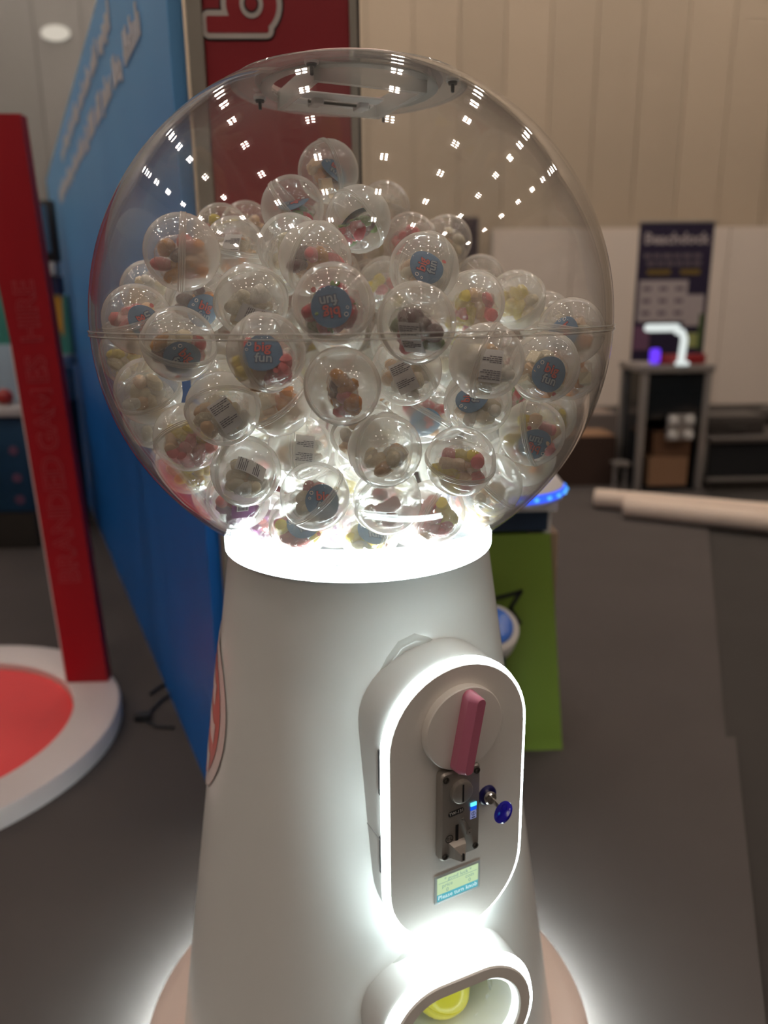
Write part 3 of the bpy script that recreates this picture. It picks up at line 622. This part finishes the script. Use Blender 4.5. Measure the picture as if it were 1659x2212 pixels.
# round red and white emblem on the left flank, following the cone
def flank(name, m, fn, h):
    rows = []; az0, z0 = math.radians(-90), .692
    for i in range(0, 25):
        rows.append([])
        for k in range(41):
            u, v = fn(k/40*2-1, i/24*2-1); r = rb(z0+v)+h; a = az0+u/r
            rows[-1].append((r*math.sin(a), -r*math.cos(a), z0+v))
    return MB().grid(rows).build(name, m, mc, MP(), ang=60)
def circ(rad):
    return lambda s, t: (rad*s*math.sqrt(max(0, 1-t*t)), rad*t)
flank('emblem_border', pbr('emblem_white', (.74, .66, .64), .3), circ(.128), .0022)
flank('emblem_red', pbr('emblem_red', (.55, .17, .15), .35), circ(.108), .0030)
for c, (hw, hh) in ((.055, (.075, .016)), (.0, (.09, .015)), (-.055, (.075, .016))):
    flank('emblem_stripe', pbr('emblem_letter', (.74, .66, .64), .3), lambda s, t, c=c, hw=hw, hh=hh: (hw*s, c+hh*t+.012*math.sin(5*s)), .0036)

# things in and on the machine
KM = PN @ T(.0465, -.0005, .0124)
k = thing('key', 'small key with translucent blue bow turned in the coin panel lock', 'key', tuple(KM.translation)); KR = KM.to_3x3().to_4x4()
MB().box((0, 0, .0085), (.0024, .0072, .0165), .0004).build('blade', CHROME, k, KR)
b = MB(); el = [(.0115*math.cos(2*PI*i/28), .0145*math.sin(2*PI*i/28)) for i in range(28)]
BW = Ry(PI/2)
b.loops([at([(x*.8, y*.85) for x, y in el], -.0030), at(el, -.0016), at(el, .0016), at([(x*.8, y*.85) for x, y in el], .0030)], Rz(-.7) @ T(0, -.002, .0262) @ BW); b.build('bow', BLUEK, k, KR, ang=50)
b = MB(); b.lathe([(.0035, -.0034), (.0045, -.0034), (.0045, .0034), (.0035, .0034), (.0035, -.0034)], 20, Rz(-.7) @ T(0, .004, .0262) @ BW); b.build('bow_eyelet', BLUEK, k, KR)

# ------------------------------------------------------------ capsules and sweets
RC = .0415
def half(z_up, r, n=9, seg=36):
    pr = []
    for i in range(n+1):
        a = PI/2*i/n; pr.append((max(r*math.cos(a), .0006), z_up*r*math.sin(a)))
    return pr
ME_CL = MB().lathe(half(1, .0402), 36, None, (False, True)).mesh('clear_half', CLEAR, ang=60)
ME_FR = MB().lathe(half(-1, .0402), 36, None, (False, True)).mesh('frosted_half', FROST, ang=60)
ME_RM = MB().lathe([(.0398, -.0038), (.0407, -.0034), (.0412, -.0022), (.0405, -.0012), (.0413, -.0002), (.0405, .0008), (.0412, .0020), (.0407, .0032), (.0398, .0036)], 40).mesh('rim', RIMM, ang=50)
ME_YL = [MB().lathe(half(s, .0402), 28, None, (False, True)).mesh(n, pbr(n, (.80, .70, .06), .3, coat=.2), ang=60) for s, n in ((1, 'upper_half'), (-1, 'lower_half'))]

CO = dict(orange=(.82, .29, .05), peach=(.88, .60, .37), cream=(.90, .80, .58), white=(.9, .87, .78), red=(.50, .02, .045), pink=(.82, .20, .21), yellow=(.86, .68, .10), green=(.13, .24, .05), dark=(.12, .04, .05), purple=(.34, .07, .30), amber=(.70, .31, .06), brown=(.30, .17, .10), teal=(.06, .24, .22))
SM = {}
def sweet_mesh(shape, col):
    if (shape, col) in SM: return SM[shape, col]
    m = pbr('sweet_'+col, CO[col], .38, noise=.10, scale=160); ms = m; b = MB()
    if shape == 'cube': b.box((0, 0, 0), (.0125, .0125, .0125), .0018)
    elif shape == 'bean':
        b.tube([(-.0085, .002, 0), (-.0065, .0005, 0), (-.002, -.001, 0), (.002, -.001, 0), (.0065, .0005, 0), (.0085, .002, 0)], [.0022, .0050, .0063, .0063, .0050, .0022], 10)
    elif shape == 'ball': b.ico((0, 0, 0), (.0082, .0082, .0076), 2, lump=.04, seed=1)
    elif shape == 'drop': b.ico((0, 0, 0), (.0105, .0075, .0062), 2, lump=.05, seed=4)
    elif shape == 'gummy':                                     # waisted fruit gum
        b.tube([(-.013, 0, 0), (-.011, 0, 0), (-.0055, .001, 0), (0, 0, 0), (.0055, .001, 0), (.011, 0, 0), (.013, 0, 0)], [.003, .0062, .0068, .0052, .0068, .0062, .003], 10)
    elif shape == 'berry':                                     # strawberry with a green cap
        b.lathe([(.0004, -.011), (.004, -.0095), (.0075, -.003), (.0088, .003), (.0065, .0075), (.0005, .009)], 14); b.mi = 1
        for i in range(5): b.ico((.004*math.cos(i*1.257), .004*math.sin(i*1.257), .0088), (.0040, .0024, .0012), 1, Rz(i*1.257))
        ms = [m, pbr('sweet_leaf', CO['green'], .4)]
    SM[shape, col] = b.mesh('sweet', ms, ang=45 if shape != 'cube' else 30); return SM[shape, col]
KIND = dict(O=('orange and cream cubes', [('cube', 'orange'), ('cube', 'orange'), ('cube', 'cream'), ('cube', 'peach')]), S=('red and green strawberries', [('berry', 'red'), ('berry', 'red'), ('drop', 'green'), ('ball', 'dark')]),
            F=('cream foam sweets', [('bean', 'cream'), ('bean', 'white'), ('drop', 'cream'), ('drop', 'peach')]), G=('pink and yellow gums', [('gummy', 'pink'), ('gummy', 'yellow'), ('drop', 'pink'), ('gummy', 'peach')]),
            J=('orange and pink jellies', [('drop', 'amber'), ('drop', 'pink'), ('cube', 'peach'), ('ball', 'orange'), ('drop', 'dark')]), R=('dark red and amber beans', [('drop', 'red'), ('ball', 'red'), ('drop', 'amber'), ('ball', 'cream'), ('ball', 'dark')]),
            Y=('yellow foam bananas', [('bean', 'yellow'), ('bean', 'cream'), ('drop', 'yellow')]), P=('purple and pink chews', [('gummy', 'purple'), ('drop', 'pink'), ('cube', 'purple')]))
# crumpled cellophane bag, three shapes
FI = []
for q in range(3):
    r = random.Random(q+11); b = MB(); b.ico((0, 0, 0), (.0300, .0262, .0125), 3)
    for v in b.bm.verts:
        k = 1+.07*math.sin(v.co.x*400+q)*math.cos(v.co.y*330+2*q)+r.uniform(-.05, .05); v.co = Vector((v.co.x*k, v.co.y*k, v.co.z*(1+r.uniform(-.16, .16))))
        l = v.co.length
        if l > .0335: v.co *= .0335/l
    FI.append(b.mesh('film', FILM, ang=14))
# labels: blue round one with the lettering, white one with small print
LBL = pbr('label_blue', (.085, .205, .37), .45, noise=.22, scale=70); LRED = pbr('label_red', (.62, .09, .09), .5); LWHT = pbr('label_white', (.80, .78, .78), .5); LPR = pbr('label_print', (.06, .05, .09), .6); LNV = pbr('label_navy', (.03, .07, .17), .5)
def blue_label():
    b = MB(); rows = []
    for i in range(7):
        rr = .0178*i/6+.0001; rows.append([(rr*math.cos(2*PI*k/32)*1.0, rr*math.sin(2*PI*k/32), -.9*((rr*math.cos(2*PI*k/32))**2)*12) for k in range(32)])
    b.grid(rows, True)
    b.grid([[(x, y, z-.0004) for x, y, z in r] for r in rows[::-1]], True)
    def bend(vf, M):
        out = []
        for v in vf[0]:
            p = M @ Vector(v); p.z += -10.8*p.x*p.x; out.append(tuple(p))
        return (out, vf[1])
    I = Matrix()
    for s, sz, x, y, c0, c1 in (('big', .0130, 0, .0050, 3, 1), ('fun', .0125, .0015, -.0055, 3, 4)):
        b.mi = c0; b.add(bend(text_vf(s, sz, .00095), T(x, y, .0003)), I); b.mi = c1; b.add(bend(text_vf(s, sz, .0003), T(x, y, .0006)), I)
    b.mi = 1; b.add(bend(text_vf('.', .03, .0006), T(.0125, -.0095, .0007)), I)
    b.mi = 2
    for x0, y0, rr in ((-.012, .0085, .0020), (-.0140, .0030, .0014)): b.lathe([(rr*.7, -.0006), (rr, -.0006), (rr, -.0002), (rr*.7, -.0002)], 12, T(x0, y0, 0))
    return b.mesh('label', [LBL, LRED, LWHT, LNV, pbr('label_pale_blue', (.30, .38, .46), .5)], smooth=False)
def white_label():
    b = MB(); r = random.Random(5); f = lambda x: -9.0*x*x
    xs = [-.0155+.031*i/8 for i in range(9)]
    b.grid([[(x, y, f(x)) for x in xs] for y in (-.0105, .0105)]); b.grid([[(x, y, f(x)-.0004) for x in xs] for y in (.0105, -.0105)]); b.mi = 1
    for k in range(9):
        x = -.0125+.0019*k+(.006 if k > 4 else 0); y = -.0092
        while y < .0085-.003*(k % 3):
            h = r.uniform(.0016, .004); b.box((x, y+h/2, f(x)+.0003), (.0008, h, .0003)); y += h+.0006
    return b.mesh('label', [LWHT, LPR], smooth=False)
def purple_label():
    b = MB(); f = lambda x: -9.0*x*x; xs = [-.0155+.031*i/8 for i in range(9)]
    b.grid([[(x, y, f(x)) for x in xs] for y in (-.0125, .0125)]); b.mi = 1; b.box((.003, .001, .0002), (.015, .0085, .0006)); b.mi = 2
    r = random.Random(2)
    for k in range(11): b.box((-.0030+.0012*k, .001, .0006), (r.uniform(.0003, .0008), .0065, .0003))
    return b.mesh('label', [pbr('label_purple', (.25, .04, .26), .4, noise=.2, scale=90), LWHT, LPR], smooth=False)
ME_LB, ME_LW, ME_LP = blue_label(), white_label(), purple_label()

def align(d, up=Vector((0, 0, 1)), roll=0.):
    z = Vector(d).normalized(); x = up.cross(z)
    x = Vector((1, 0, 0)) if x.length < .05 else x.normalized(); y = z.cross(x)
    return Matrix(((x.x, y.x, z.x, 0), (x.y, y.y, z.y, 0), (x.z, y.z, z.z, 0), (0, 0, 0, 1))) @ Rz(roll)
def cam_dir(v, view): return (RT*v[0] + UP*v[1] - view*v[2]).normalized()
GRP_C, GRP_B = 'sweet capsules heaped in the globe', 'sweet bags sealed in the capsules'
def capsule(p, axis, label, group=GRP_C):
    t = thing('capsule', label, 'capsule', p, 0, group); M = align(axis)
    link('clear_half', ME_CL, t, M); link('frosted_half', ME_FR, t, M); link('rim', ME_RM, t, M); return t
def bag(p, kind, lab, ldir, label, n, rr, group=GRP_B):
    c = Vector(p) + Vector((0, 0, -.0080)); view = (c-CAM).normalized()
    nrm = Vector(ldir).normalized()
    c = c - view*.003
    t = thing('sweet_bag', label, 'sweets bag', c, 0, group)
    M = align(nrm, roll=rr.uniform(-.5, .5)); off = c-Vector(p)
    link('film', rr.choice(FI), t, M)
    pal = KIND[kind][1]; done = []; tries = 0
    while len(done) < n and tries < 900:
        tries += 1
        a = rr.uniform(0, 2*PI); q = math.sqrt(rr.random())
        l = Vector((.0225*q*math.cos(a), .0195*q*math.sin(a), rr.uniform(-.0060, .0015)))
        if any((l-e).length < .0098-.000004*tries for e in done): continue
        if (M @ l + off).length > .0298: continue
        done.append(l); s, col = rr.choice(pal)
        link('sweet', sweet_mesh(s, col), t, T(*(M @ l)) @ Matrix.Scale(1.22, 4) @ Matrix.Rotation(rr.uniform(0, 6.28), 4, Vector((rr.uniform(-1, 1), rr.uniform(-1, 1), rr.uniform(-1, 1)+.01)).normalized()))
    if lab != 'N':
        me = ME_LP if (lab == 'W' and kind == 'P') else (ME_LB if lab == 'B' else ME_LW)
        lo = Vector((rr.uniform(-.005, .005), rr.uniform(.000, .004), .0152))
        if (M @ lo + off).length > .0185: lo = Vector((lo.x*.3, lo.y*.3, .0145))
        link('label', me, t, T(*(M @ lo)) @ Matrix.Scale(1.12, 4) @ M @ Rz(rr.choice((-.5, .2, 1.4, -1.2, 2.9))))
    return t
V = [('O', 'B', (-0.85, -0.2, 0.3), (0.5, 0.6, 0.6), 'topping the heap'),
     ('S', 'B', (0.6, 0.6, 0.3), (-0.2, 0.8, 0.5), 'left below the topmost, edge-on blue label'),
     ('S', 'B', (-0.65, -0.6, 0.2), (-0.5, 0.8, 0.2), 'right below the topmost, dark strawberries inside'),
     ('F', 'N', (0.2, 0.9, 0.2), (0, 0, 1), 'peeking out behind the summit trio, right'),
     ('F', 'N', (0.2, 0.9, 0.2), (0, 0, 1), 'rear right of two before red panel'),
     ('G', 'N', (-0.3, 0.9, 0.2), (0, 0, 1), 'rear left of two before red panel'),
     ('J', 'N', (-0.9, 0.1, 0.25), (0, 0, 1), 'large and peach-coloured, highest at left'),
     ('O', 'W', (0.1, 0.85, 0.4), (-0.3, 0.4, 0.8), 'with white slip, left of summit'),
     ('F', 'N', (-0.5, 0.4, 0.6), (0, 0, 1), 'half hidden, left behind the pink jelly one'),
     ('J', 'N', (0.75, -0.35, 0.4), (0, 0, 1), 'with pink jellies in mid upper heap'),
     ('G', 'N', (-0.4, 0.7, 0.5), (0, 0, 1), 'behind the blue-label one right of summit'),
     ('F', 'N', (0.5, 0.5, 0.5), (0, 0, 1), 'small, on the skyline before dark monitor'),
     ('F', 'B', (-0.6, 0.2, 0.7), (0.3, 0.4, 0.8), 'with slanted blue label, upper right'),
     ('F', 'N', (0.3, 0.8, 0.3), (0, 0, 1), 'round and cloudy in the centre gap'),
     ('S', 'B', (0, 0.55, 0.85), (-0.1, 0.15, 0.95), 'with front-facing blue label, upper centre'),
     ('S', 'W', (0.45, 0.1, 0.85), (-0.4, -0.5, 0.5), 'with green leaf, right of centre'),
     ('G', 'N', (0.3, -0.3, 0.8), (0, 0, 1), 'right of the green leaf one'),
     ('F', 'N', (0.3, 0.8, 0.3), (0, 0, 1), 'just behind the right slope skyline'),
     ('Y', 'N', (-0.3, 0.5, 0.6), (0, 0, 1), 'with yellow pile on the right slope'),
     ('O', 'B', (0.2, 0.9, 0.2), (-0.3, 0.2, 0.5), "highest against the globe's right wall"),
     ('F', 'N', (0.3, 0.8, 0.3), (0, 0, 1), 'showing a thin sliver on the right slope'),
     ('F', 'W', (0.9, -0.3, 0.25), (0.15, 0.2, 0.95), 'with slanted white slip, right on seam'),
     ('O', 'B', (-0.5, 0.3, 0.8), (0.35, -0.05, 0.9), 'with upright round blue label, right'),
     ('O', 'N', (0.3, -0.6, 0.3), (0, 0, 1), 'squeezed against the right wall'),
     ('F', 'W', (0.2, -0.6, 0.6), (0.2, -0.6, 0.6), 'with foam above white slip, left centre'),
     ('G', 'B', (-0.3, 0.8, 0.4), (0.4, 0.2, 0.6), 'at the left wall on the seam'),
     ('F', 'N', (-0.4, 0.4, 0.5), (0, 0, 1), 'tucked behind the large upper left one'),
     ('R', 'B', (0.1, 0.75, 0.6), (0.2, -0.6, 0.7), 'with beans over a blue label'),
     ('G', 'B', (0.8, 0.2, 0.5), (-0.1, 0.4, 0.85), 'with blue label, left centre seam'),
     ('J', 'N', (0.3, 0.15, 0.95), (-0.8, -0.3, 0.3), 'facing front, dead centre'),
     ('R', 'B', (0.5, 0.85, 0.1), (0.2, -0.5, 0.8), 'split by a slanting rim, blue label below'),
     ('F', 'W', (0.15, -0.85, 0.4), (0.2, 0.1, 0.95), 'with ingredient slip, rim at its bottom'),
     ('F', 'N', (-0.3, 0.6, 0.6), (0, 0, 1), 'with brownish sweets at the left wall'),
     ('Y', 'N', (-0.7, 0.2, 0.5), (0, 0, 1), 'with yellow sweets squeezed against the left wall'),
     ('G', 'N', (0.35, -0.85, 0.25), (0, 0, 1), 'with slanting rim, lower left'),
     ('F', 'W', (0.97, 0.0, 0.15), (0.1, 0.1, 0.95), 'with vertical rim across white slip'),
     ('F', 'W', (0.65, -0.15, 0.7), (0.4, 0.7, 0.6), 'with wide rim on its left, low'),
     ('F', 'N', (0.7, -0.1, 0.7), (-0.2, 0.8, 0.3), 'with crumpled foam bag, low at centre'),
     ('G', 'N', (0.2, 0.75, 0.6), (0, 0, 1), 'with rosy gums, low right'),
     ('G', 'B', (0.9, 0.15, 0.4), (0.2, -0.4, 0.8), 'cloudy, blue label below, lower right'),
     ('Y', 'N', (-0.3, 0.4, 0.7), (0, 0, 1), 'with yellow-green film at the right wall'),
     ('G', 'B', (0.3, 0.5, 0.8), (-0.1, 0.5, 0.8), 'lowest at right, above the ring'),
     ('P', 'B', (-0.5, 0.3, 0.6), (-0.3, 0.8, 0.4), 'at the lower right wall, purple inside'),
     ('Y', 'N', (-0.4, -0.7, 0.4), (0, 0, 1), 'pale yellow at the lower left wall'),
     ('P', 'W', (-0.5, 0.3, 0.7), (0.6, -0.2, 0.7), 'with purple barcode slip'),
     ('R', 'B', (-0.65, 0.65, 0.4), (0.3, 0.2, 0.9), 'with dark label, slanting rim near bottom'),
     ('G', 'B', (0.3, -0.6, 0.6), (0.1, 0.3, 0.9), 'with orange gum on the lit ring'),
     ('Y', 'B', (-0.8, 0.1, 0.5), (0.3, 0.4, 0.8), 'on the lit ring at bottom centre'),
     ('G', 'N', (0.8, -0.5, 0.2), (0, 0, 1), 'with slanting rim, bottom right on ring'),
     ('F', 'B', (0.3, -0.6, 0.6), (-0.2, 0.6, 0.7), 'with blue label peeking between right ones'),
     ('S', 'N', (0.3, 0.4, 0.6), (0, 0, 1), 'with strawberry peeking between right ones'),
     ('F', 'N', (0.3, -0.7, 0.5), (0, 0, 1), 'with foam below the dead centre one'),
     ('O', 'N', (-0.5, 0.6, 0.4), (0, 0, 1), 'with cubes below the left centre seam'),
     ('F', 'W', (-0.5, -0.6, 0.2), (-0.1, 0.0, 0.95), 'with small print below green leaf one'),
     ('J', 'B', (0.6, -0.5, 0.5), (0.4, -0.3, 0.7), 'under the large upper left one'),
     ('F', 'N', (-0.5, 0.4, 0.6), (0, 0, 1), 'behind the brownish one, lower left wall'),
     ('P', 'N', (-0.5, 0.4, 0.6), (0, 0, 1), 'faint at the lowest left wall'),
     ('P', 'N', (0.5, 0.4, 0.6), (0, 0, 1), 'bright behind the lit ring, far left'),
     ('P', 'N', (0.5, 0.4, 0.6), (0, 0, 1), 'purple in the bottom gap, left centre'),
     ('P', 'N', (-0.2, 0.4, 0.7), (0, 0, 1), 'grey in the bottom gap, right centre')]
XS = [(-0.0303,0.0162,1.4444),(-0.0755,-0.0326,1.3938),(0.0075,-0.0752,1.3755),(0.0492,0.1724,1.4172),(-0.1636,0.1899,1.3926),(-0.1870,0.0971,1.3776),(-0.1811,-0.2138,1.3295),(-0.1551,-0.0043,1.3492),(-0.0749,-0.0979,1.3417),(-0.0413,-0.1943,1.3224),(0.0840,0.1136,1.3654),(0.1500,0.2104,1.3726),(0.0806,-0.1648,1.3130),(0.0248,0.1742,1.3042),(-0.0201,-0.2921,1.2744),(0.0619,-0.2877,1.2550),(0.1453,-0.1058,1.2739),(0.1991,0.1795,1.3102),(0.2218,0.0021,1.2786),(0.2612,-0.1360,1.2401),(0.2770,0.0587,1.2513),(0.1389,-0.2569,1.2145),(0.2161,-0.1955,1.2025),(0.2802,-0.0717,1.1901),(-0.1111,-0.2111,1.2781),(-0.2504,-0.1540,1.2605),(-0.2742,0.0099,1.2962),(-0.1906,-0.2207,1.2349),(-0.0901,-0.2799,1.2275),(-0.0136,-0.2774,1.1923),(0.0833,-0.1203,1.1447),(-0.1435,-0.2445,1.1669),(-0.2492,-0.1406,1.1765),(-0.2833,-0.0751,1.2158),(-0.1966,-0.1826,1.1269),(-0.0712,-0.1271,1.1036),(-0.1275,-0.2130,1.0911),(0.0299,-0.2644,1.1222),(0.1170,-0.2261,1.1012),(0.2138,-0.1571,1.1206),(0.2649,-0.0254,1.1222),(0.1660,-0.0628,1.0174),(0.2176,-0.0034,1.0527),(-0.2145,-0.1136,1.0832),(-0.1486,-0.1471,1.0441),(-0.0494,-0.2207,1.0622),(-0.0714,-0.1564,1.0135),(0.0131,-0.1526,1.0016),(0.0924,-0.1639,1.0256),(0.1436,-0.1755,1.1622),(0.2035,-0.0826,1.1587),(0.0080,-0.1784,1.1306),(-0.0910,-0.1791,1.1660),(0.0576,-0.2029,1.2018),(-0.1884,-0.1017,1.2809),(-0.2537,0.0060,1.0998),(-0.1855,-0.0559,1.0302),(-0.1154,-0.0868,0.9967),(-0.0319,-0.0823,0.9967),(0.0764,-0.0871,0.9967),(-0.2106,0.1686,1.1301),(0.0393,0.2867,1.2966),(-0.0242,0.0700,1.2381),(-0.0129,0.1526,1.2327),(-0.1968,0.1191,1.1960),(0.2135,0.1600,1.1238),(0.0927,0.1863,1.0431),(0.1309,0.0801,1.2641),(-0.2366,0.0644,1.2451),(-0.2079,0.2027,1.2907),(-0.0123,0.2287,1.4220),(0.1480,0.2078,1.1021),(0.0272,0.2091,1.1859),(-0.1483,0.1868,1.0774),(-0.0681,0.2071,1.2014),(0.0731,0.2211,1.2547),(-0.0710,0.2147,1.0621),(-0.0530,0.2000,1.3207),(0.0531,0.1292,0.9967),(0.0390,0.2902,1.2130),(0.1180,0.2660,1.2001),(-0.1563,0.2293,1.1489),(-0.1821,0.1184,1.2783),(-0.0925,0.2392,1.3832),(0.1368,0.1251,1.1057),(-0.1417,0.2470,1.3160),(0.1925,0.0827,1.1515),(0.1675,-0.1397,1.0532),(0.1166,0.2603,1.3145),(0.0338,0.1164,1.1736),(0.0621,0.0546,1.2222),(0.2117,0.1077,1.2693),(-0.0524,0.1118,1.1714),(-0.2553,0.1466,1.2494),(0.1521,0.1582,1.2394),(-0.1255,0.0757,1.2012),(-0.0725,0.2822,1.2848),(0.0452,0.0771,1.3009),(-0.0866,0.1226,1.2584),(-0.0051,0.0499,1.1411),(-0.0470,0.2879,1.2050),(0.0024,0.2737,1.1391),(0.2238,-0.0829,1.0776),(-0.0798,0.2594,1.1336),(0.2060,0.1005,1.0656),(-0.0919,0.0532,1.1268),(-0.0063,0.1226,1.0808),(0.1182,0.1039,1.1845),(-0.0872,0.1338,1.0987),(-0.1255,0.1547,1.1707),(0.0826,0.2545,1.1253),(-0.0956,0.1484,1.0168),(-0.1683,0.1131,1.0381),(-0.2630,-0.0693,1.1349),(-0.0224,0.2717,1.3510),(0.1102,0.1711,1.3106),(-0.0216,0.0917,0.9967),(-0.1257,0.1591,1.3247),(-0.0290,0.1116,1.3180),(0.0065,0.0430,1.0586),(-0.2430,0.1389,1.3318),(-0.1617,0.0988,1.1202),(0.2603,0.1214,1.1813),(0.0564,0.2552,1.3745),(0.1848,0.2183,1.1764),(-0.1953,0.0400,1.1692),(0.1071,0.1869,1.1751),(-0.0158,0.1731,1.0148),(-0.2102,0.2028,1.2071),(0.1728,0.2381,1.2567),(0.0128,0.2308,1.0681),(0.2325,0.1804,1.2336),(0.0513,0.1729,1.1145),(0.0336,-0.2162,1.0539),(-0.1262,0.2648,1.2183),(-0.1050,0.0781,1.3267),(0.1378,0.1195,1.0211),(-0.0303,0.1867,1.1295),(-0.0284,0.1529,1.3907),(0.0646,0.0829,1.1035),(-0.1384,0.1872,1.2470),(-0.0107,0.2330,1.2565),(-0.0862,0.0697,1.0450),(0.0707,0.1352,1.2462)]
rr = random.Random(21)
for i, p in enumerate(XS):
    view = (Vector(p)-CAM).normalized()
    if i < len(V):
        kind, lab, ax, ld, who = V[i]
        capsule(p, cam_dir(ax, view), 'clear capsule '+who)
        bag(p, kind, lab, cam_dir(ld, view), KIND[kind][0]+' bagged in capsule '+who, 11, rr)
    else:
        ax = Vector((rr.uniform(-1, 1), rr.uniform(-1, 1), rr.uniform(-1, 1)+.01)); kind = rr.choice('OFFFFFGYYJ')
        capsule(p, ax, 'milky capsule buried behind the front ones inside the heap', 'capsules buried inside the heap')
        bag(p, kind, 'N', cam_dir((rr.uniform(-.8, .8), rr.uniform(-.5, .8), .7), view), 'bag of sweets inside a capsule buried in the heap', 4, rr, 'bags buried inside the heap')
# the yellow capsule lying in the outlet
yp = (PK @ Vector((.008, -.005, -.075)))
t = thing('dispensed_capsule', 'yellow capsule waiting in the lit outlet at the bottom', 'capsule', tuple(yp)); 
for n, me in zip(('upper_half', 'lower_half'), ME_YL): link(n, me, t, align((.3, -.2, 1)))
MB().lathe([(.0398, -.003), (.0410, -.002), (.0410, .002), (.0398, .003)], 36).build('rim', pbr('rim_yellow', (.7, .6, .05), .35), t, align((.3, -.2, 1)))
